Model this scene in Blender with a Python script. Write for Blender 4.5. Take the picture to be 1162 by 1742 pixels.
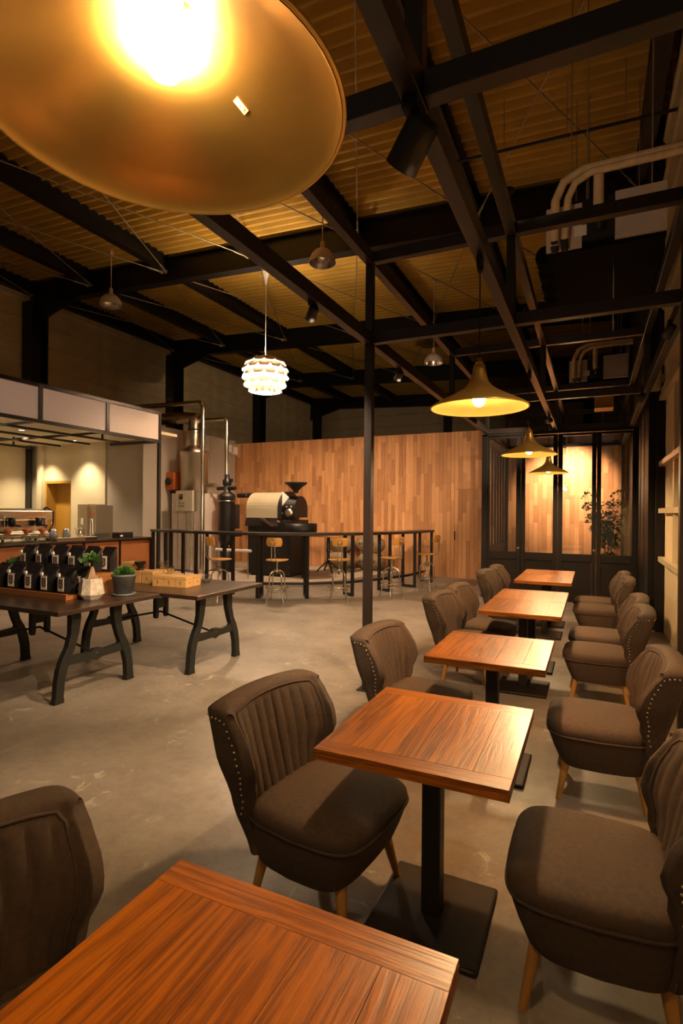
import bpy, bmesh, math, random
from mathutils import Vector, Matrix
random.seed(7)
PI = math.pi
for o in list(bpy.data.objects): bpy.data.objects.remove(o)
COL = bpy.context.scene.collection

# ---------------------------------------------------------------- camera
YAW, PITCH, ROLL, FPX = math.radians(-25.0), 0.0, math.radians(0.5), 915.0
def cam_axes():
    cy, sy = math.cos(YAW), math.sin(YAW)
    F = Vector((sy, cy, 0)); R = Vector((cy, -sy, 0)); U = R.cross(F)
    R2 = R*math.cos(ROLL)+U*math.sin(ROLL); U2 = -R*math.sin(ROLL)+U*math.cos(ROLL)
    return R2, U2, F
_R, _U, _F = cam_axes()
cd = bpy.data.cameras.new('camera'); cam = bpy.data.objects.new('camera', cd); COL.objects.link(cam)
cam.matrix_world = Matrix(((_R.x, _U.x, -_F.x, 0), (_R.y, _U.y, -_F.y, 0), (_R.z, _U.z, -_F.z, 1.5), (0, 0, 0, 1)))
cd.sensor_fit = 'VERTICAL'; cd.sensor_height = 36.0; cd.lens = FPX/1742*36.0
cd.clip_start = 0.02; cd.clip_end = 100
bpy.context.scene.camera = cam

# ---------------------------------------------------------------- world, lights, exposure
sc = bpy.context.scene
w = bpy.data.worlds.new('world'); sc.world = w; w.use_nodes = True
w.node_tree.nodes['Background'].inputs[0].default_value = (1.0, 0.72, 0.42, 1)
w.node_tree.nodes['Background'].inputs[1].default_value = 0.048
sc.view_settings.view_transform = 'Standard'; sc.view_settings.look = 'None'
sc.view_settings.exposure = 0.9; sc.view_settings.gamma = 1.0; sc.view_settings.use_curve_mapping = False
WARM = (1.0, 0.70, 0.42)
WARM2 = (1.0, 0.74, 0.46)
LIGHTS = []
def spot(loc, target, power, angle=60, blend=0.6, color=WARM, radius=0.04):
    d = bpy.data.lights.new('spot_lamp', 'SPOT'); d.energy = power; d.color = color
    d.spot_size = math.radians(angle); d.spot_blend = blend; d.shadow_soft_size = radius
    o = bpy.data.objects.new('spot_lamp', d); COL.objects.link(o); o.location = loc
    v = Vector(target)-Vector(loc); o.rotation_euler = v.to_track_quat('-Z', 'Y').to_euler()
    LIGHTS.append(o); return o
# the track spots on the frame and one added uplight (their heads are built below at the same places)
SPOTS = [  # head position, target, power, angle
    ((-0.57, 1.80, 2.82), (-3.6, 3.6, 0.0), 210, 75),
    ((-0.57, 8.28, 2.90), (-4.6, 12.4, 2.9), 150, 60),
    ((-0.50, 11.3, 2.70), (-0.5, 12.4, 2.1), 240, 95),
    ((-1.72, 6.9, 2.92), (-5.6, 12.4, 3.1), 480, 66),
    ((-1.72, 5.0, 2.92), (-5.0, 8.6, 0.0), 320, 95),
    ((-1.72, 3.2, 2.92), (-4.5, 5.6, 0.0), 280, 95),
    ((0.50, 1.95, 2.92), (-0.85, 3.3, 0.7), 60, 62),
    ((0.50, 4.55, 2.92), (-0.85, 6.0, 0.7), 70, 66),
    ((0.50, 7.0, 2.92), (-0.85, 8.4, 0.7), 60, 70),
    ((-0.57, 3.90, 3.76), (0.30, 5.6, 4.45), 16, 90),  # added uplight, put in to brighten the near air conditioner
]
for p, t, e, a in SPOTS: spot((p[0], p[1], p[2]+(0.02 if p[2] > 3.5 else -0.12)), t, e, a)
DOWNS = [(-12.1, 8.55), (-10.75, 8.55), (-8.75, 7.75), (-8.75, 5.6), (-10.3, 7.0), (-11.9, 7.0), (-9.7, 5.3), (-12.4, 6.2)]
for x, y in DOWNS: spot((x, y, 3.02), (x, y, 0), 130, 95, 0.8, (1.0, 0.78, 0.48), 0.05)

# ---------------------------------------------------------------- materials
def mat(name, base, rough=0.6, metal=0.0, var=0.0, scale=8.0, bump=0.0, bscale=None, stretch=(1, 1, 1), emis=None, estr=0.0, coat=0.0, spec=None, objrand=0.0):
    m = bpy.data.materials.new(name); m.use_nodes = True
    nt = m.node_tree; N = nt.nodes; L = nt.links; b = N['Principled BSDF']
    b.inputs['Roughness'].default_value = rough; b.inputs['Metallic'].default_value = metal
    b.inputs['Base Color'].default_value = (*base, 1)
    if coat: b.inputs['Coat Weight'].default_value = coat; b.inputs['Coat Roughness'].default_value = 0.15
    if spec is not None: b.inputs['Specular IOR Level'].default_value = spec
    tc = N.new('ShaderNodeTexCoord'); mp = N.new('ShaderNodeMapping'); mp.inputs['Scale'].default_value = stretch
    L.new(tc.outputs['Object'], mp.inputs['Vector'])
    if var > 0 or objrand > 0:
        no = N.new('ShaderNodeTexNoise'); no.inputs['Scale'].default_value = scale; no.inputs['Detail'].default_value = 5
        L.new(mp.outputs[0], no.inputs['Vector'])
        mr = N.new('ShaderNodeMapRange'); mr.inputs[1].default_value = 0.3; mr.inputs[2].default_value = 0.7
        mr.inputs[3].default_value = 1-var; mr.inputs[4].default_value = 1+var
        L.new(no.outputs[0], mr.inputs[0])
        hs = N.new('ShaderNodeHueSaturation'); hs.inputs['Color'].default_value = (*base, 1)
        last = mr.outputs[0]
        if objrand > 0:
            oi = N.new('ShaderNodeObjectInfo'); m2 = N.new('ShaderNodeMapRange'); m2.inputs[3].default_value = 1-objrand; m2.inputs[4].default_value = 1+objrand
            L.new(oi.outputs['Random'], m2.inputs[0]); mm = N.new('ShaderNodeMath'); mm.operation = 'MULTIPLY'
            L.new(last, mm.inputs[0]); L.new(m2.outputs[0], mm.inputs[1]); last = mm.outputs[0]
        L.new(last, hs.inputs['Value']); L.new(hs.outputs[0], b.inputs['Base Color'])
    if bump > 0:
        nb = N.new('ShaderNodeTexNoise'); nb.inputs['Scale'].default_value = bscale or scale*3; nb.inputs['Detail'].default_value = 4
        L.new(mp.outputs[0], nb.inputs['Vector']); bp = N.new('ShaderNodeBump'); bp.inputs['Strength'].default_value = bump; bp.inputs['Distance'].default_value = 0.01
        L.new(nb.outputs[0], bp.inputs['Height']); L.new(bp.outputs[0], b.inputs['Normal'])
    if emis: b.inputs['Emission Color'].default_value = (*emis, 1); b.inputs['Emission Strength'].default_value = estr
    return m

def wood(name, dark, light, rough=0.4, coat=0.0, grain=(14, 1.2, 14), island=False, objr=0.35, ring=True, bump=0.15, spec=0.5, gscale=1.0):
    """wood with long grain along local Y (or the axis with the small stretch); tone varies per board"""
    m = bpy.data.materials.new(name); m.use_nodes = True
    nt = m.node_tree; N = nt.nodes; L = nt.links; b = N['Principled BSDF']
    b.inputs['Roughness'].default_value = rough; b.inputs['Coat Weight'].default_value = coat; b.inputs['Coat Roughness'].default_value = 0.22
    b.inputs['Specular IOR Level'].default_value = spec
    tc = N.new('ShaderNodeTexCoord')
    if island:
        ge = N.new('ShaderNodeNewGeometry'); rnd = ge.outputs['Random Per Island']
    else:
        oi = N.new('ShaderNodeObjectInfo'); rnd = oi.outputs['Random']
    ml = N.new('ShaderNodeMath'); ml.operation = 'MULTIPLY'; ml.inputs[1].default_value = 37.0; L.new(rnd, ml.inputs[0])
    ad = N.new('ShaderNodeVectorMath'); ad.operation = 'ADD'; L.new(tc.outputs['Object'], ad.inputs[0]); L.new(ml.outputs[0], ad.inputs[1])
    mp = N.new('ShaderNodeMapping'); mp.inputs['Scale'].default_value = grain; L.new(ad.outputs[0], mp.inputs['Vector'])
    n1 = N.new('ShaderNodeTexNoise'); n1.inputs['Scale'].default_value = 1.0*gscale; n1.inputs['Detail'].default_value = 6; n1.inputs['Roughness'].default_value = 0.6; n1.inputs['Distortion'].default_value = 0.5
    L.new(mp.outputs[0], n1.inputs['Vector'])
    mp2 = N.new('ShaderNodeMapping'); mp2.inputs['Scale'].default_value = tuple(g*(14 if g > 5 else 3) for g in grain); L.new(ad.outputs[0], mp2.inputs['Vector'])
    n2 = N.new('ShaderNodeTexNoise'); n2.inputs['Scale'].default_value = 1.0; n2.inputs['Detail'].default_value = 3; L.new(mp2.outputs[0], n2.inputs['Vector'])
    wv = N.new('ShaderNodeMath'); wv.operation = 'MULTIPLY'; wv.inputs[1].default_value = 46.0 if ring else 6.0; L.new(n1.outputs[0], wv.inputs[0])
    sn = N.new('ShaderNodeMath'); sn.operation = 'SINE'; L.new(wv.outputs[0], sn.inputs[0])
    s1 = N.new('ShaderNodeMath'); s1.operation = 'MULTIPLY_ADD'; s1.inputs[1].default_value = 0.17 if ring else 0.12; s1.inputs[2].default_value = 0.0; L.new(sn.outputs[0], s1.inputs[0])
    s2 = N.new('ShaderNodeMath'); s2.operation = 'MULTIPLY_ADD'; s2.inputs[1].default_value = 0.55; L.new(n2.outputs[0], s2.inputs[0]); L.new(s1.outputs[0], s2.inputs[2])
    s3 = N.new('ShaderNodeMath'); s3.operation = 'MULTIPLY_ADD'; s3.inputs[1].default_value = objr*2; L.new(rnd, s3.inputs[0]); L.new(s2.outputs[0], s3.inputs[2])
    s4 = N.new('ShaderNodeMath'); s4.operation = 'ADD'; s4.inputs[1].default_value = 0.22-objr; L.new(s3.outputs[0], s4.inputs[0])
    cr = N.new('ShaderNodeValToRGB'); cr.color_ramp.elements[0].color = (*dark, 1); cr.color_ramp.elements[1].color = (*light, 1)
    cr.color_ramp.elements[0].position = 0.12; cr.color_ramp.elements[1].position = 0.88
    L.new(s4.outputs[0], cr.inputs[0]); L.new(cr.outputs[0], b.inputs['Base Color'])
    bp = N.new('ShaderNodeBump'); bp.inputs['Strength'].default_value = bump; bp.inputs['Distance'].default_value = 0.004
    L.new(s2.outputs[0], bp.inputs['Height']); L.new(bp.outputs[0], b.inputs['Normal'])
    return m

def glass(name, tint=(1, 1, 1), refl=0.08, top=0.9):
    m = bpy.data.materials.new(name); m.use_nodes = True; N = m.node_tree.nodes; L = m.node_tree.links
    N.remove(N['Principled BSDF']); out = N['Material Output']
    t = N.new('ShaderNodeBsdfTransparent'); t.inputs[0].default_value = (*tint, 1)
    g = N.new('ShaderNodeBsdfGlossy'); g.inputs['Roughness'].default_value = 0.03
    mx = N.new('ShaderNodeMixShader'); lw = N.new('ShaderNodeLayerWeight'); lw.inputs[0].default_value = 0.35
    mr = N.new('ShaderNodeMapRange'); mr.inputs[3].default_value = refl; mr.inputs[4].default_value = top
    L.new(lw.outputs['Fresnel'], mr.inputs[0]); L.new(mr.outputs[0], mx.inputs[0]); L.new(t.outputs[0], mx.inputs[1]); L.new(g.outputs[0], mx.inputs[2])
    L.new(mx.outputs[0], out.inputs[0]); return m

def emit(name, col, s):
    m = bpy.data.materials.new(name); m.use_nodes = True; N = m.node_tree.nodes
    N.remove(N['Principled BSDF']); e = N.new('ShaderNodeEmission'); e.inputs[0].default_value = (*col, 1); e.inputs[1].default_value = s
    m.node_tree.links.new(e.outputs[0], N['Material Output'].inputs[0]); return m

def concrete(name):
    m = bpy.data.materials.new(name); m.use_nodes = True; nt = m.node_tree; N = nt.nodes; L = nt.links; b = N['Principled BSDF']
    tc = N.new('ShaderNodeTexCoord')
    def noise(s, d=6, dist=0.0, r=0.55):
        n = N.new('ShaderNodeTexNoise'); n.inputs['Scale'].default_value = s; n.inputs['Detail'].default_value = d; n.inputs['Distortion'].default_value = dist; n.inputs['Roughness'].default_value = r
        L.new(tc.outputs['Object'], n.inputs['Vector']); return n.outputs[0]
    cr = N.new('ShaderNodeValToRGB'); e = cr.color_ramp.elements
    e[0].position = 0.3; e[0].color = (0.145, 0.122, 0.102, 1); e[1].position = 0.70; e[1].color = (0.31, 0.268, 0.225, 1)
    big = noise(1.6, 12, 0.25, 0.74); fine = noise(16, 8, 0.3, 0.75)
    ma = N.new('ShaderNodeMath'); ma.operation = 'MULTIPLY_ADD'; ma.inputs[1].default_value = 0.45; L.new(fine, ma.inputs[0])
    mb_ = N.new('ShaderNodeMath'); mb_.operation = 'MULTIPLY_ADD'; mb_.inputs[1].default_value = 0.85; mb_.inputs[2].default_value = -0.15; L.new(big, mb_.inputs[0]); L.new(mb_.outputs[0], ma.inputs[2]); L.new(ma.outputs[0], cr.inputs[0])
    # pale flakes
    fl = noise(7.0, 6, 1.5, 0.7); fr = N.new('ShaderNodeMapRange'); fr.inputs[1].default_value = 0.58; fr.inputs[2].default_value = 0.64; L.new(fl, fr.inputs[0])
    fm = noise(1.7, 3); fr2 = N.new('ShaderNodeMapRange'); fr2.inputs[1].default_value = 0.5; fr2.inputs[2].default_value = 0.62; L.new(fm, fr2.inputs[0])
    mu = N.new('ShaderNodeMath'); mu.operation = 'MULTIPLY'; L.new(fr.outputs[0], mu.inputs[0]); L.new(fr2.outputs[0], mu.inputs[1])
    mu2 = N.new('ShaderNodeMath'); mu2.operation = 'MULTIPLY'; mu2.inputs[1].default_value = 0.8; L.new(mu.outputs[0], mu2.inputs[0])
    mix = N.new('ShaderNodeMix'); mix.data_type = 'RGBA'; L.new(mu2.outputs[0], mix.inputs[0]); L.new(cr.outputs[0], mix.inputs[6]); mix.inputs[7].default_value = (0.50, 0.45, 0.37, 1)
    # dark specks
    sp = noise(32.0, 3, 0.4); sr = N.new('ShaderNodeMapRange'); sr.inputs[1].default_value = 0.67; sr.inputs[2].default_value = 0.73; sr.inputs[3].default_value = 0; sr.inputs[4].default_value = 0.45; L.new(sp, sr.inputs[0])
    mix2 = N.new('ShaderNodeMix'); mix2.data_type = 'RGBA'; L.new(sr.outputs[0], mix2.inputs[0]); L.new(mix.outputs[2], mix2.inputs[6]); mix2.inputs[7].default_value = (0.13, 0.10, 0.07, 1)
    L.new(mix2.outputs[2], b.inputs['Base Color'])
    rr = N.new('ShaderNodeMapRange'); rr.inputs[3].default_value = 0.26; rr.inputs[4].default_value = 0.55; L.new(noise(2.3, 6, 0.8), rr.inputs[0]); L.new(rr.outputs[0], b.inputs['Roughness'])
    bp = N.new('ShaderNodeBump'); bp.inputs['Strength'].default_value = 0.12; bp.inputs['Distance'].default_value = 0.01
    L.new(noise(11, 6, 0.5), bp.inputs['Height']); L.new(bp.outputs[0], b.inputs['Normal'])
    return m

M = {}
M['floor'] = concrete('concrete')
M['roof'] = mat('roof_deck', (0.50, 0.295, 0.040), 0.75, 0, 0.15, 1.5)
M['black'] = mat('black_steel', (0.008, 0.006, 0.006), 0.5, 0.0, 0.1, 4)
M['steel'] = mat('frame_steel', (0.024, 0.017, 0.016), 0.36, 0.1, 0.12, 6)
M['dkpaint'] = mat('dark_paint', (0.010, 0.0075, 0.0075), 0.5, 0, 0.1, 3, spec=0.25)
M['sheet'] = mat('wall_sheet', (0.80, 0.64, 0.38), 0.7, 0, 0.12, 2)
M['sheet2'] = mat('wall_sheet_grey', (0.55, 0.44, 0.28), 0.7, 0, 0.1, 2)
M['rod'] = mat('rod', (0.42, 0.34, 0.22), 0.45, 0.5, 0.1, 8)
M['cream'] = mat('cream_plaster', (0.62, 0.53, 0.37), 0.85, 0, 0.04, 2, 0.05)
M['grey'] = mat('grey_board', (0.36, 0.30, 0.25), 0.7, 0, 0.08, 1.2)
M['ochre'] = mat('ochre_door', (0.42, 0.22, 0.03), 0.55, 0, 0.08, 2)
M['orange'] = mat('orange_panel', (0.33, 0.11, 0.03), 0.6, 0, 0.12, 2)
M['plank'] = wood('plank_wood', (0.27, 0.10, 0.032), (0.70, 0.36, 0.16), 0.5, 0, (26, 26, 2.0), False, 0.22, False, 0.05)
M['plank_i'] = wood('plank_wood_joined', (0.27, 0.10, 0.032), (0.70, 0.36, 0.16), 0.5, 0, (26, 26, 2.0), True, 0.22, False, 0.05)
M['table'] = wood('table_oak', (0.085, 0.020, 0.0015), (0.46, 0.145, 0.008), 0.36, 0.22, (13, 0.8, 13), False, 0.13, True, 0.22)
M['table_x'] = wood('table_oak_cross', (0.08, 0.019, 0.0015), (0.42, 0.13, 0.007), 0.36, 0.22, (0.8, 13, 13), False, 0.13, True, 0.22)
M['leg'] = wood('leg_oak', (0.30, 0.13, 0.03), (0.52, 0.27, 0.07), 0.4, 0.2, (20, 20, 2), False, 0.05, False, 0.05)
M['fabric'] = mat('brown_fabric', (0.052, 0.032, 0.021), 0.78, 0, 0.18, 60, 0.35, 420)
M['nail'] = mat('nail_brass', (0.75, 0.62, 0.42), 0.3, 1)
M['brass'] = mat('brass', (0.90, 0.58, 0.15), 0.33, 0.82, 0.10, 5, 0.02, 30)
M['brassin'] = mat('brass_inner', (0.55, 0.32, 0.08), 0.31, 1, 0.10, 6, 0.03, 40)  # near lamp: lining brass darkened, weaker light painted into its colour
M['brassin1'] = mat('brass_inner_bright', (0.70, 0.36, 0.09), 0.36, 0.95, 0.08, 6)  # other lamps: same lining brass lightened, lamp glow painted into its colour
M['bulb'] = emit('bulb_glow', (1.0, 0.66, 0.32), 800.0)
M['bulb0'] = emit('bulb_glow_near', (1.0, 0.72, 0.40), 240.0)
M['arti'] = emit('artichoke_core', (1.0, 0.74, 0.48), 640.0)
M['lens'] = emit('downlight_lens', (1.0, 0.82, 0.55), 14.0)
M['white'] = mat('white_metal', (0.80, 0.74, 0.68), 0.5)
M['leaf_w'] = mat('white_leaf', (0.85, 0.76, 0.66), 0.45)
M['panel'] = mat('acrylic', (0.62, 0.49, 0.40), 0.5, 0, 0, 1, 0, emis=(1.0, 0.72, 0.55), estr=0.06)  # faint emission stands in for light behind the canopy panels
M['chrome'] = mat('chrome', (0.62, 0.55, 0.46), 0.25, 1, 0.05, 3)
M['stain'] = mat('stainless', (0.50, 0.43, 0.34), 0.38, 1, 0.08, 2)
M['drum'] = mat('drum_steel', (0.62, 0.53, 0.36), 0.42, 0.45, 0.08, 2)
M['foil'] = mat('foil', (0.70, 0.62, 0.50), 0.22, 1, 0.15, 12, 0.8, 30)
M['tape'] = mat('pipe_tape', (0.72, 0.52, 0.30), 0.7, 0, 0.15, 12, 0.3, 30)
M['glass'] = glass('pane_glass')
M['glassware'] = glass('glassware', (0.96, 0.96, 0.94), 0.12, 0.6)
M['card'] = mat('card_white', (0.86, 0.80, 0.74), 0.6)
M['shield'] = mat('label_brown', (0.07, 0.035, 0.03), 0.6)
M['shelfw'] = wood('riser_wood', (0.20, 0.07, 0.02), (0.42, 0.17, 0.05), 0.4, 0.2, (1.2, 12, 12), False, 0.1, False, 0.1)
M['bag'] = mat('bag_foil', (0.010, 0.009, 0.010), 0.35, 0, 0, 1, 0.4, 22)
M['dtop'] = mat('dark_table_top', (0.035, 0.018, 0.012), 0.33, 0, 0.2, 4, 0.05, 20, coat=0.2)
M['iron'] = mat('cast_iron', (0.012, 0.013, 0.012), 0.5, 0.2, 0.2, 6, 0.1, 40)
M['kraft'] = mat('kraft_box', (0.52, 0.30, 0.11), 0.75, 0, 0.06, 10)
M['ink'] = mat('ink', (0.05, 0.03, 0.02), 0.7)
M['stone'] = mat('stone_pot', (0.50, 0.44, 0.37), 0.85, 0, 0.3, 30, 0.5, 40)
M['zinc'] = mat('zinc_pot', (0.13, 0.135, 0.14), 0.6, 0.3, 0.2, 14, 0.2, 40)
M['green'] = mat('leaf_green', (0.05, 0.13, 0.025), 0.55, 0, 0.3, 20)
M['dgreen'] = mat('leaf_dark', (0.045, 0.11, 0.02), 0.5, 0, 0.35, 12)
M['bark'] = mat('bark', (0.30, 0.19, 0.11), 0.8, 0, 0.2, 30, 0.4, 60)
M['seatw'] = wood('stool_wood', (0.36, 0.15, 0.025), (0.60, 0.30, 0.06), 0.35, 0.3, (3, 14, 14), False, 0.08, False, 0.05)
M['burlap'] = mat('burlap', (0.24, 0.17, 0.10), 0.9, 0, 0.2, 40, 0.5, 120)
M['red'] = mat('red_switch', (0.65, 0.06, 0.02), 0.4)
M['burner'] = mat('burner_orange', (0.45, 0.10, 0.02), 0.4)
M['ctrl'] = mat('control_grey', (0.52, 0.46, 0.35), 0.5)
M['plat'] = mat('platform_concrete', (0.42, 0.34, 0.27), 0.7, 0, 0.15, 2, 0.05)
M['plaster'] = mat('right_plaster', (0.55, 0.44, 0.28), 0.8, 0, 0.06, 3, 0.05)
M['frost'] = mat('frosted_pane', (0.60, 0.50, 0.33), 0.25, 0, 0.05, 2)
M['acbox'] = mat('ac_metal', (0.62, 0.52, 0.46), 0.5, 0.1, 0.08, 4)
M['acblack'] = mat('ac_black', (0.004, 0.004, 0.004), 0.9, spec=0.1)
M['sticker'] = mat('sticker', (0.95, 0.90, 0.80), 0.5)

# ---------------------------------------------------------------- mesh builder
class MB:
    def __init__(s): s.v = []; s.f = []; s.sm = []
    def add(s, vs, fs, sm=False):
        n = len(s.v); s.v += [tuple(v) for v in vs]; s.f += [tuple(i+n for i in f) for f in fs]; s.sm += [sm]*len(fs); return s
    def box(s, c, d, rz=0.0):
        x, y, z = d[0]/2, d[1]/2, d[2]/2; cs, sn = math.cos(rz), math.sin(rz); vs = []
        for k in (-1, 1):
            for i, j in ((-1, -1), (1, -1), (1, 1), (-1, 1)):
                a, b_ = i*x, j*y; vs.append((c[0]+a*cs-b_*sn, c[1]+a*sn+b_*cs, c[2]+k*z))
        return s.add(vs, [(3, 2, 1, 0), (4, 5, 6, 7), (0, 1, 5, 4), (1, 2, 6, 5), (2, 3, 7, 6), (3, 0, 4, 7)])
    def bb(s, x0, x1, y0, y1, z0, z1): return s.box(((x0+x1)/2, (y0+y1)/2, (z0+z1)/2), (abs(x1-x0), abs(y1-y0), abs(z1-z0)))
    def bar(s, a, b, w, h=None):
        h = h or w; a = Vector(a); b = Vector(b); d = (b-a); L = d.length; d.normalize()
        up = Vector((0, 0, 1)) if abs(d.z) < 0.95 else Vector((0, 1, 0))
        r = d.cross(up).normalized(); u = r.cross(d)
        vs = []
        for p in (a, b):
            for i, j in ((-1, -1), (1, -1), (1, 1), (-1, 1)): vs.append(p+r*i*w/2+u*j*h/2)
        return s.add(vs, [(3, 2, 1, 0), (4, 5, 6, 7), (0, 1, 5, 4), (1, 2, 6, 5), (2, 3, 7, 6), (3, 0, 4, 7)])
    def tube(s, pts, r, n=8, cap=True, rs=None):
        pts = [Vector(p) for p in pts]; m = len(pts); vs = []; prev = None
        for i, p in enumerate(pts):
            d = (pts[min(i+1, m-1)]-pts[max(i-1, 0)]).normalized()
            if prev is None:
                up = Vector((0, 0, 1)) if abs(d.z) < 0.9 else Vector((1, 0, 0)); a = d.cross(up).normalized()
            else: a = (prev-d*prev.dot(d)).normalized()
            prev = a; b = d.cross(a); rr = rs[i] if rs else r
            for k in range(n): t = 2*PI*k/n; vs.append(p+a*rr*math.cos(t)+b*rr*math.sin(t))
        fs = [(i*n+k, i*n+(k+1) % n, (i+1)*n+(k+1) % n, (i+1)*n+k) for i in range(m-1) for k in range(n)]
        s.add(vs, fs, True)
        if cap: s.add(vs[:n], [tuple(range(n))]); s.add(vs[-n:], [tuple(range(n))])
        return s
    def lathe(s, prof, c=(0, 0, 0), n=24, sm=True, M4=None):
        vs = []
        for r, z in prof:
            for k in range(n): t = 2*PI*k/n; vs.append(Vector((r*math.cos(t), r*math.sin(t), z)))
        if M4 is not None: vs = [M4 @ v for v in vs]
        vs = [(v[0]+c[0], v[1]+c[1], v[2]+c[2]) for v in vs]
        fs = [(i*n+k, i*n+(k+1) % n, (i+1)*n+(k+1) % n, (i+1)*n+k) for i in range(len(prof)-1) for k in range(n)]
        return s.add(vs, fs, sm)
    def ball(s, c, r, n=8, m=6, sq=1.0):
        return s.lathe([(max(1e-4, r*math.sin(PI*i/m)), -r*sq*math.cos(PI*i/m)) for i in range(m+1)], c, n)
    def prism(s, poly, z0, z1):
        n = len(poly); vs = [(p[0], p[1], z0) for p in poly]+[(p[0], p[1], z1) for p in poly]
        return s.add(vs, [tuple(range(n))[::-1], tuple(range(n, 2*n))]+[(i, (i+1) % n, n+(i+1) % n, n+i) for i in range(n)])
    def prismx(s, poly, x0, x1):   # poly in (y,z)
        n = len(poly); vs = [(x0, p[0], p[1]) for p in poly]+[(x1, p[0], p[1]) for p in poly]
        return s.add(vs, [tuple(range(n))[::-1], tuple(range(n, 2*n))]+[(i, (i+1) % n, n+(i+1) % n, n+i) for i in range(n)])
    def prismy(s, poly, y0, y1):   # poly in (x,z)
        n = len(poly); vs = [(p[0], y0, p[1]) for p in poly]+[(p[0], y1, p[1]) for p in poly]
        return s.add(vs, [tuple(range(n))[::-1], tuple(range(n, 2*n))]+[(i, (i+1) % n, n+(i+1) % n, n+i) for i in range(n)])
    def loft(s, rings, closed=True, cap=True, sm=True):
        n = len(rings[0]); vs = [p for r in rings for p in r]
        fs = [(i*n+k, i*n+(k+1) % n, (i+1)*n+(k+1) % n, (i+1)*n+k) for i in range(len(rings)-1) for k in range(n if closed else n-1)]
        s.add(vs, fs, sm)
        if cap: s.add(rings[0], [tuple(range(n))[::-1]], sm); s.add(rings[-1], [tuple(range(n))], sm)
        return s
    def mesh(s, name):
        me = bpy.data.meshes.new(name); me.from_pydata(s.v, [], s.f)
        me.polygons.foreach_set('use_smooth', s.sm); me.update()
        bm = bmesh.new(); bm.from_mesh(me); bmesh.ops.recalc_face_normals(bm, faces=bm.faces); bm.to_mesh(me); bm.free()
        return me
    def build(s, name, m, parent=None, bevel=0.0, loc=None):
        me = s.mesh(name); me.materials.append(M[m] if isinstance(m, str) else m)
        o = bpy.data.objects.new(name, me); COL.objects.link(o)
        if parent: o.parent = parent
        if loc: o.location = loc
        if bevel:
            b = o.modifiers.new('bevel', 'BEVEL'); b.width = bevel; b.segments = 2; b.limit_method = 'ANGLE'
        return o
def tag(o, label=None, cat=None, group=None, kind=None):
    if label: o['label'] = label
    if cat: o['category'] = cat
    if group: o['group'] = group
    if kind: o['kind'] = kind
    return o
def empty(name, loc, label, cat, group=None, kind=None, rz=0.0):
    o = bpy.data.objects.new(name, None); COL.objects.link(o); o.location = loc; o.rotation_euler = (0, 0, rz)
    o.empty_display_size = 0.1
    return tag(o, label, cat, group, kind)
def copy_tree(o, parent=None):
    c = o.copy(); COL.objects.link(c); c.parent = parent
    for ch in list(o.children): copy_tree(ch, c)
    return c
def inst(src, parent, loc=(0, 0, 0), rot=(0, 0, 0), scale=(1, 1, 1)):
    c = src.copy(); COL.objects.link(c); c.parent = parent; c.location = loc; c.rotation_euler = rot; c.scale = scale; return c

# ================================================================ SETTING
YB = 24.3
def zb(x): return 6.10-0.045*x
f = MB(); f.bb(-13.2, 1.0, -1.5, YB+0.2, -0.1, 0.0)
tag(f.build('floor', 'floor'), 'polished grey-brown concrete floor of the hall', 'floor', kind='structure')
# roof deck, corrugated
rings = []; per = 0.19; n = int((YB+2)/(per/6))
vs = []; fs = []
for i in range(n+1):
    y = -1.5+i*per/6; dz = 0.066*math.sin(2*PI*y/per)
    for x in (-13.2, 1.0): vs.append((x, y, zb(x)+0.60+dz))
for i in range(n): fs.append((2*i, 2*i+1, 2*i+3, 2*i+2))
dk = MB().add(vs, fs, True)
ceil = dk.build('ceiling', 'roof'); tag(ceil, 'golden brown corrugated roof deck over dark beams', 'ceiling', kind='structure')
PX = [-12.9, -10.8, -8.5, -6.25, -3.95, -1.8, 0.62]
GY = [4.0, 9.07, 14.1, 19.2, 24.1]
for gy in GY:       # girders, I section
    g = MB()
    for dz0, dz1, ww in ((0.0, 0.03, 0.22), (0.03, 0.50, 0.05), (0.50, 0.53, 0.22)):
        x0, x1 = -13.0, 0.9
        a = [(x0, gy-ww/2, zb(x0)+dz0), (x0, gy+ww/2, zb(x0)+dz0), (x0, gy+ww/2, zb(x0)+dz1), (x0, gy-ww/2, zb(x0)+dz1)]
        b = [(x1, gy-ww/2, zb(x1)+dz0), (x1, gy+ww/2, zb(x1)+dz0), (x1, gy+ww/2, zb(x1)+dz1), (x1, gy-ww/2, zb(x1)+dz1)]
        g.add(a+b, [(0, 1, 2, 3), (4, 5, 6, 7), (0, 1, 5, 4), (1, 2, 6, 5), (2, 3, 7, 6), (3, 0, 4, 7)])
    g.prismy([(-13.0, zb(-13)-0.55), (-13.0, zb(-13)+0.02), (-11.3, zb(-11.3)+0.02)], gy-0.03, gy+0.03)
    g.build('girder', 'black', ceil)
ys = [-1.4]+GY
for x in PX:
    for y0, y1 in zip(ys[:-1], ys[1:]):
        p = MB(); z = zb(x)
        p.bb(x-0.09, x+0.09, y0+0.06, y1-0.06, z+0.24, z+0.27); p.bb(x-0.02, x+0.02, y0+0.06, y1-0.06, z+0.27, z+0.53); p.bb(x-0.09, x+0.09, y0+0.06, y1-0.06, z+0.53, z+0.56)
        p.build('purlin', 'black', ceil)
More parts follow.
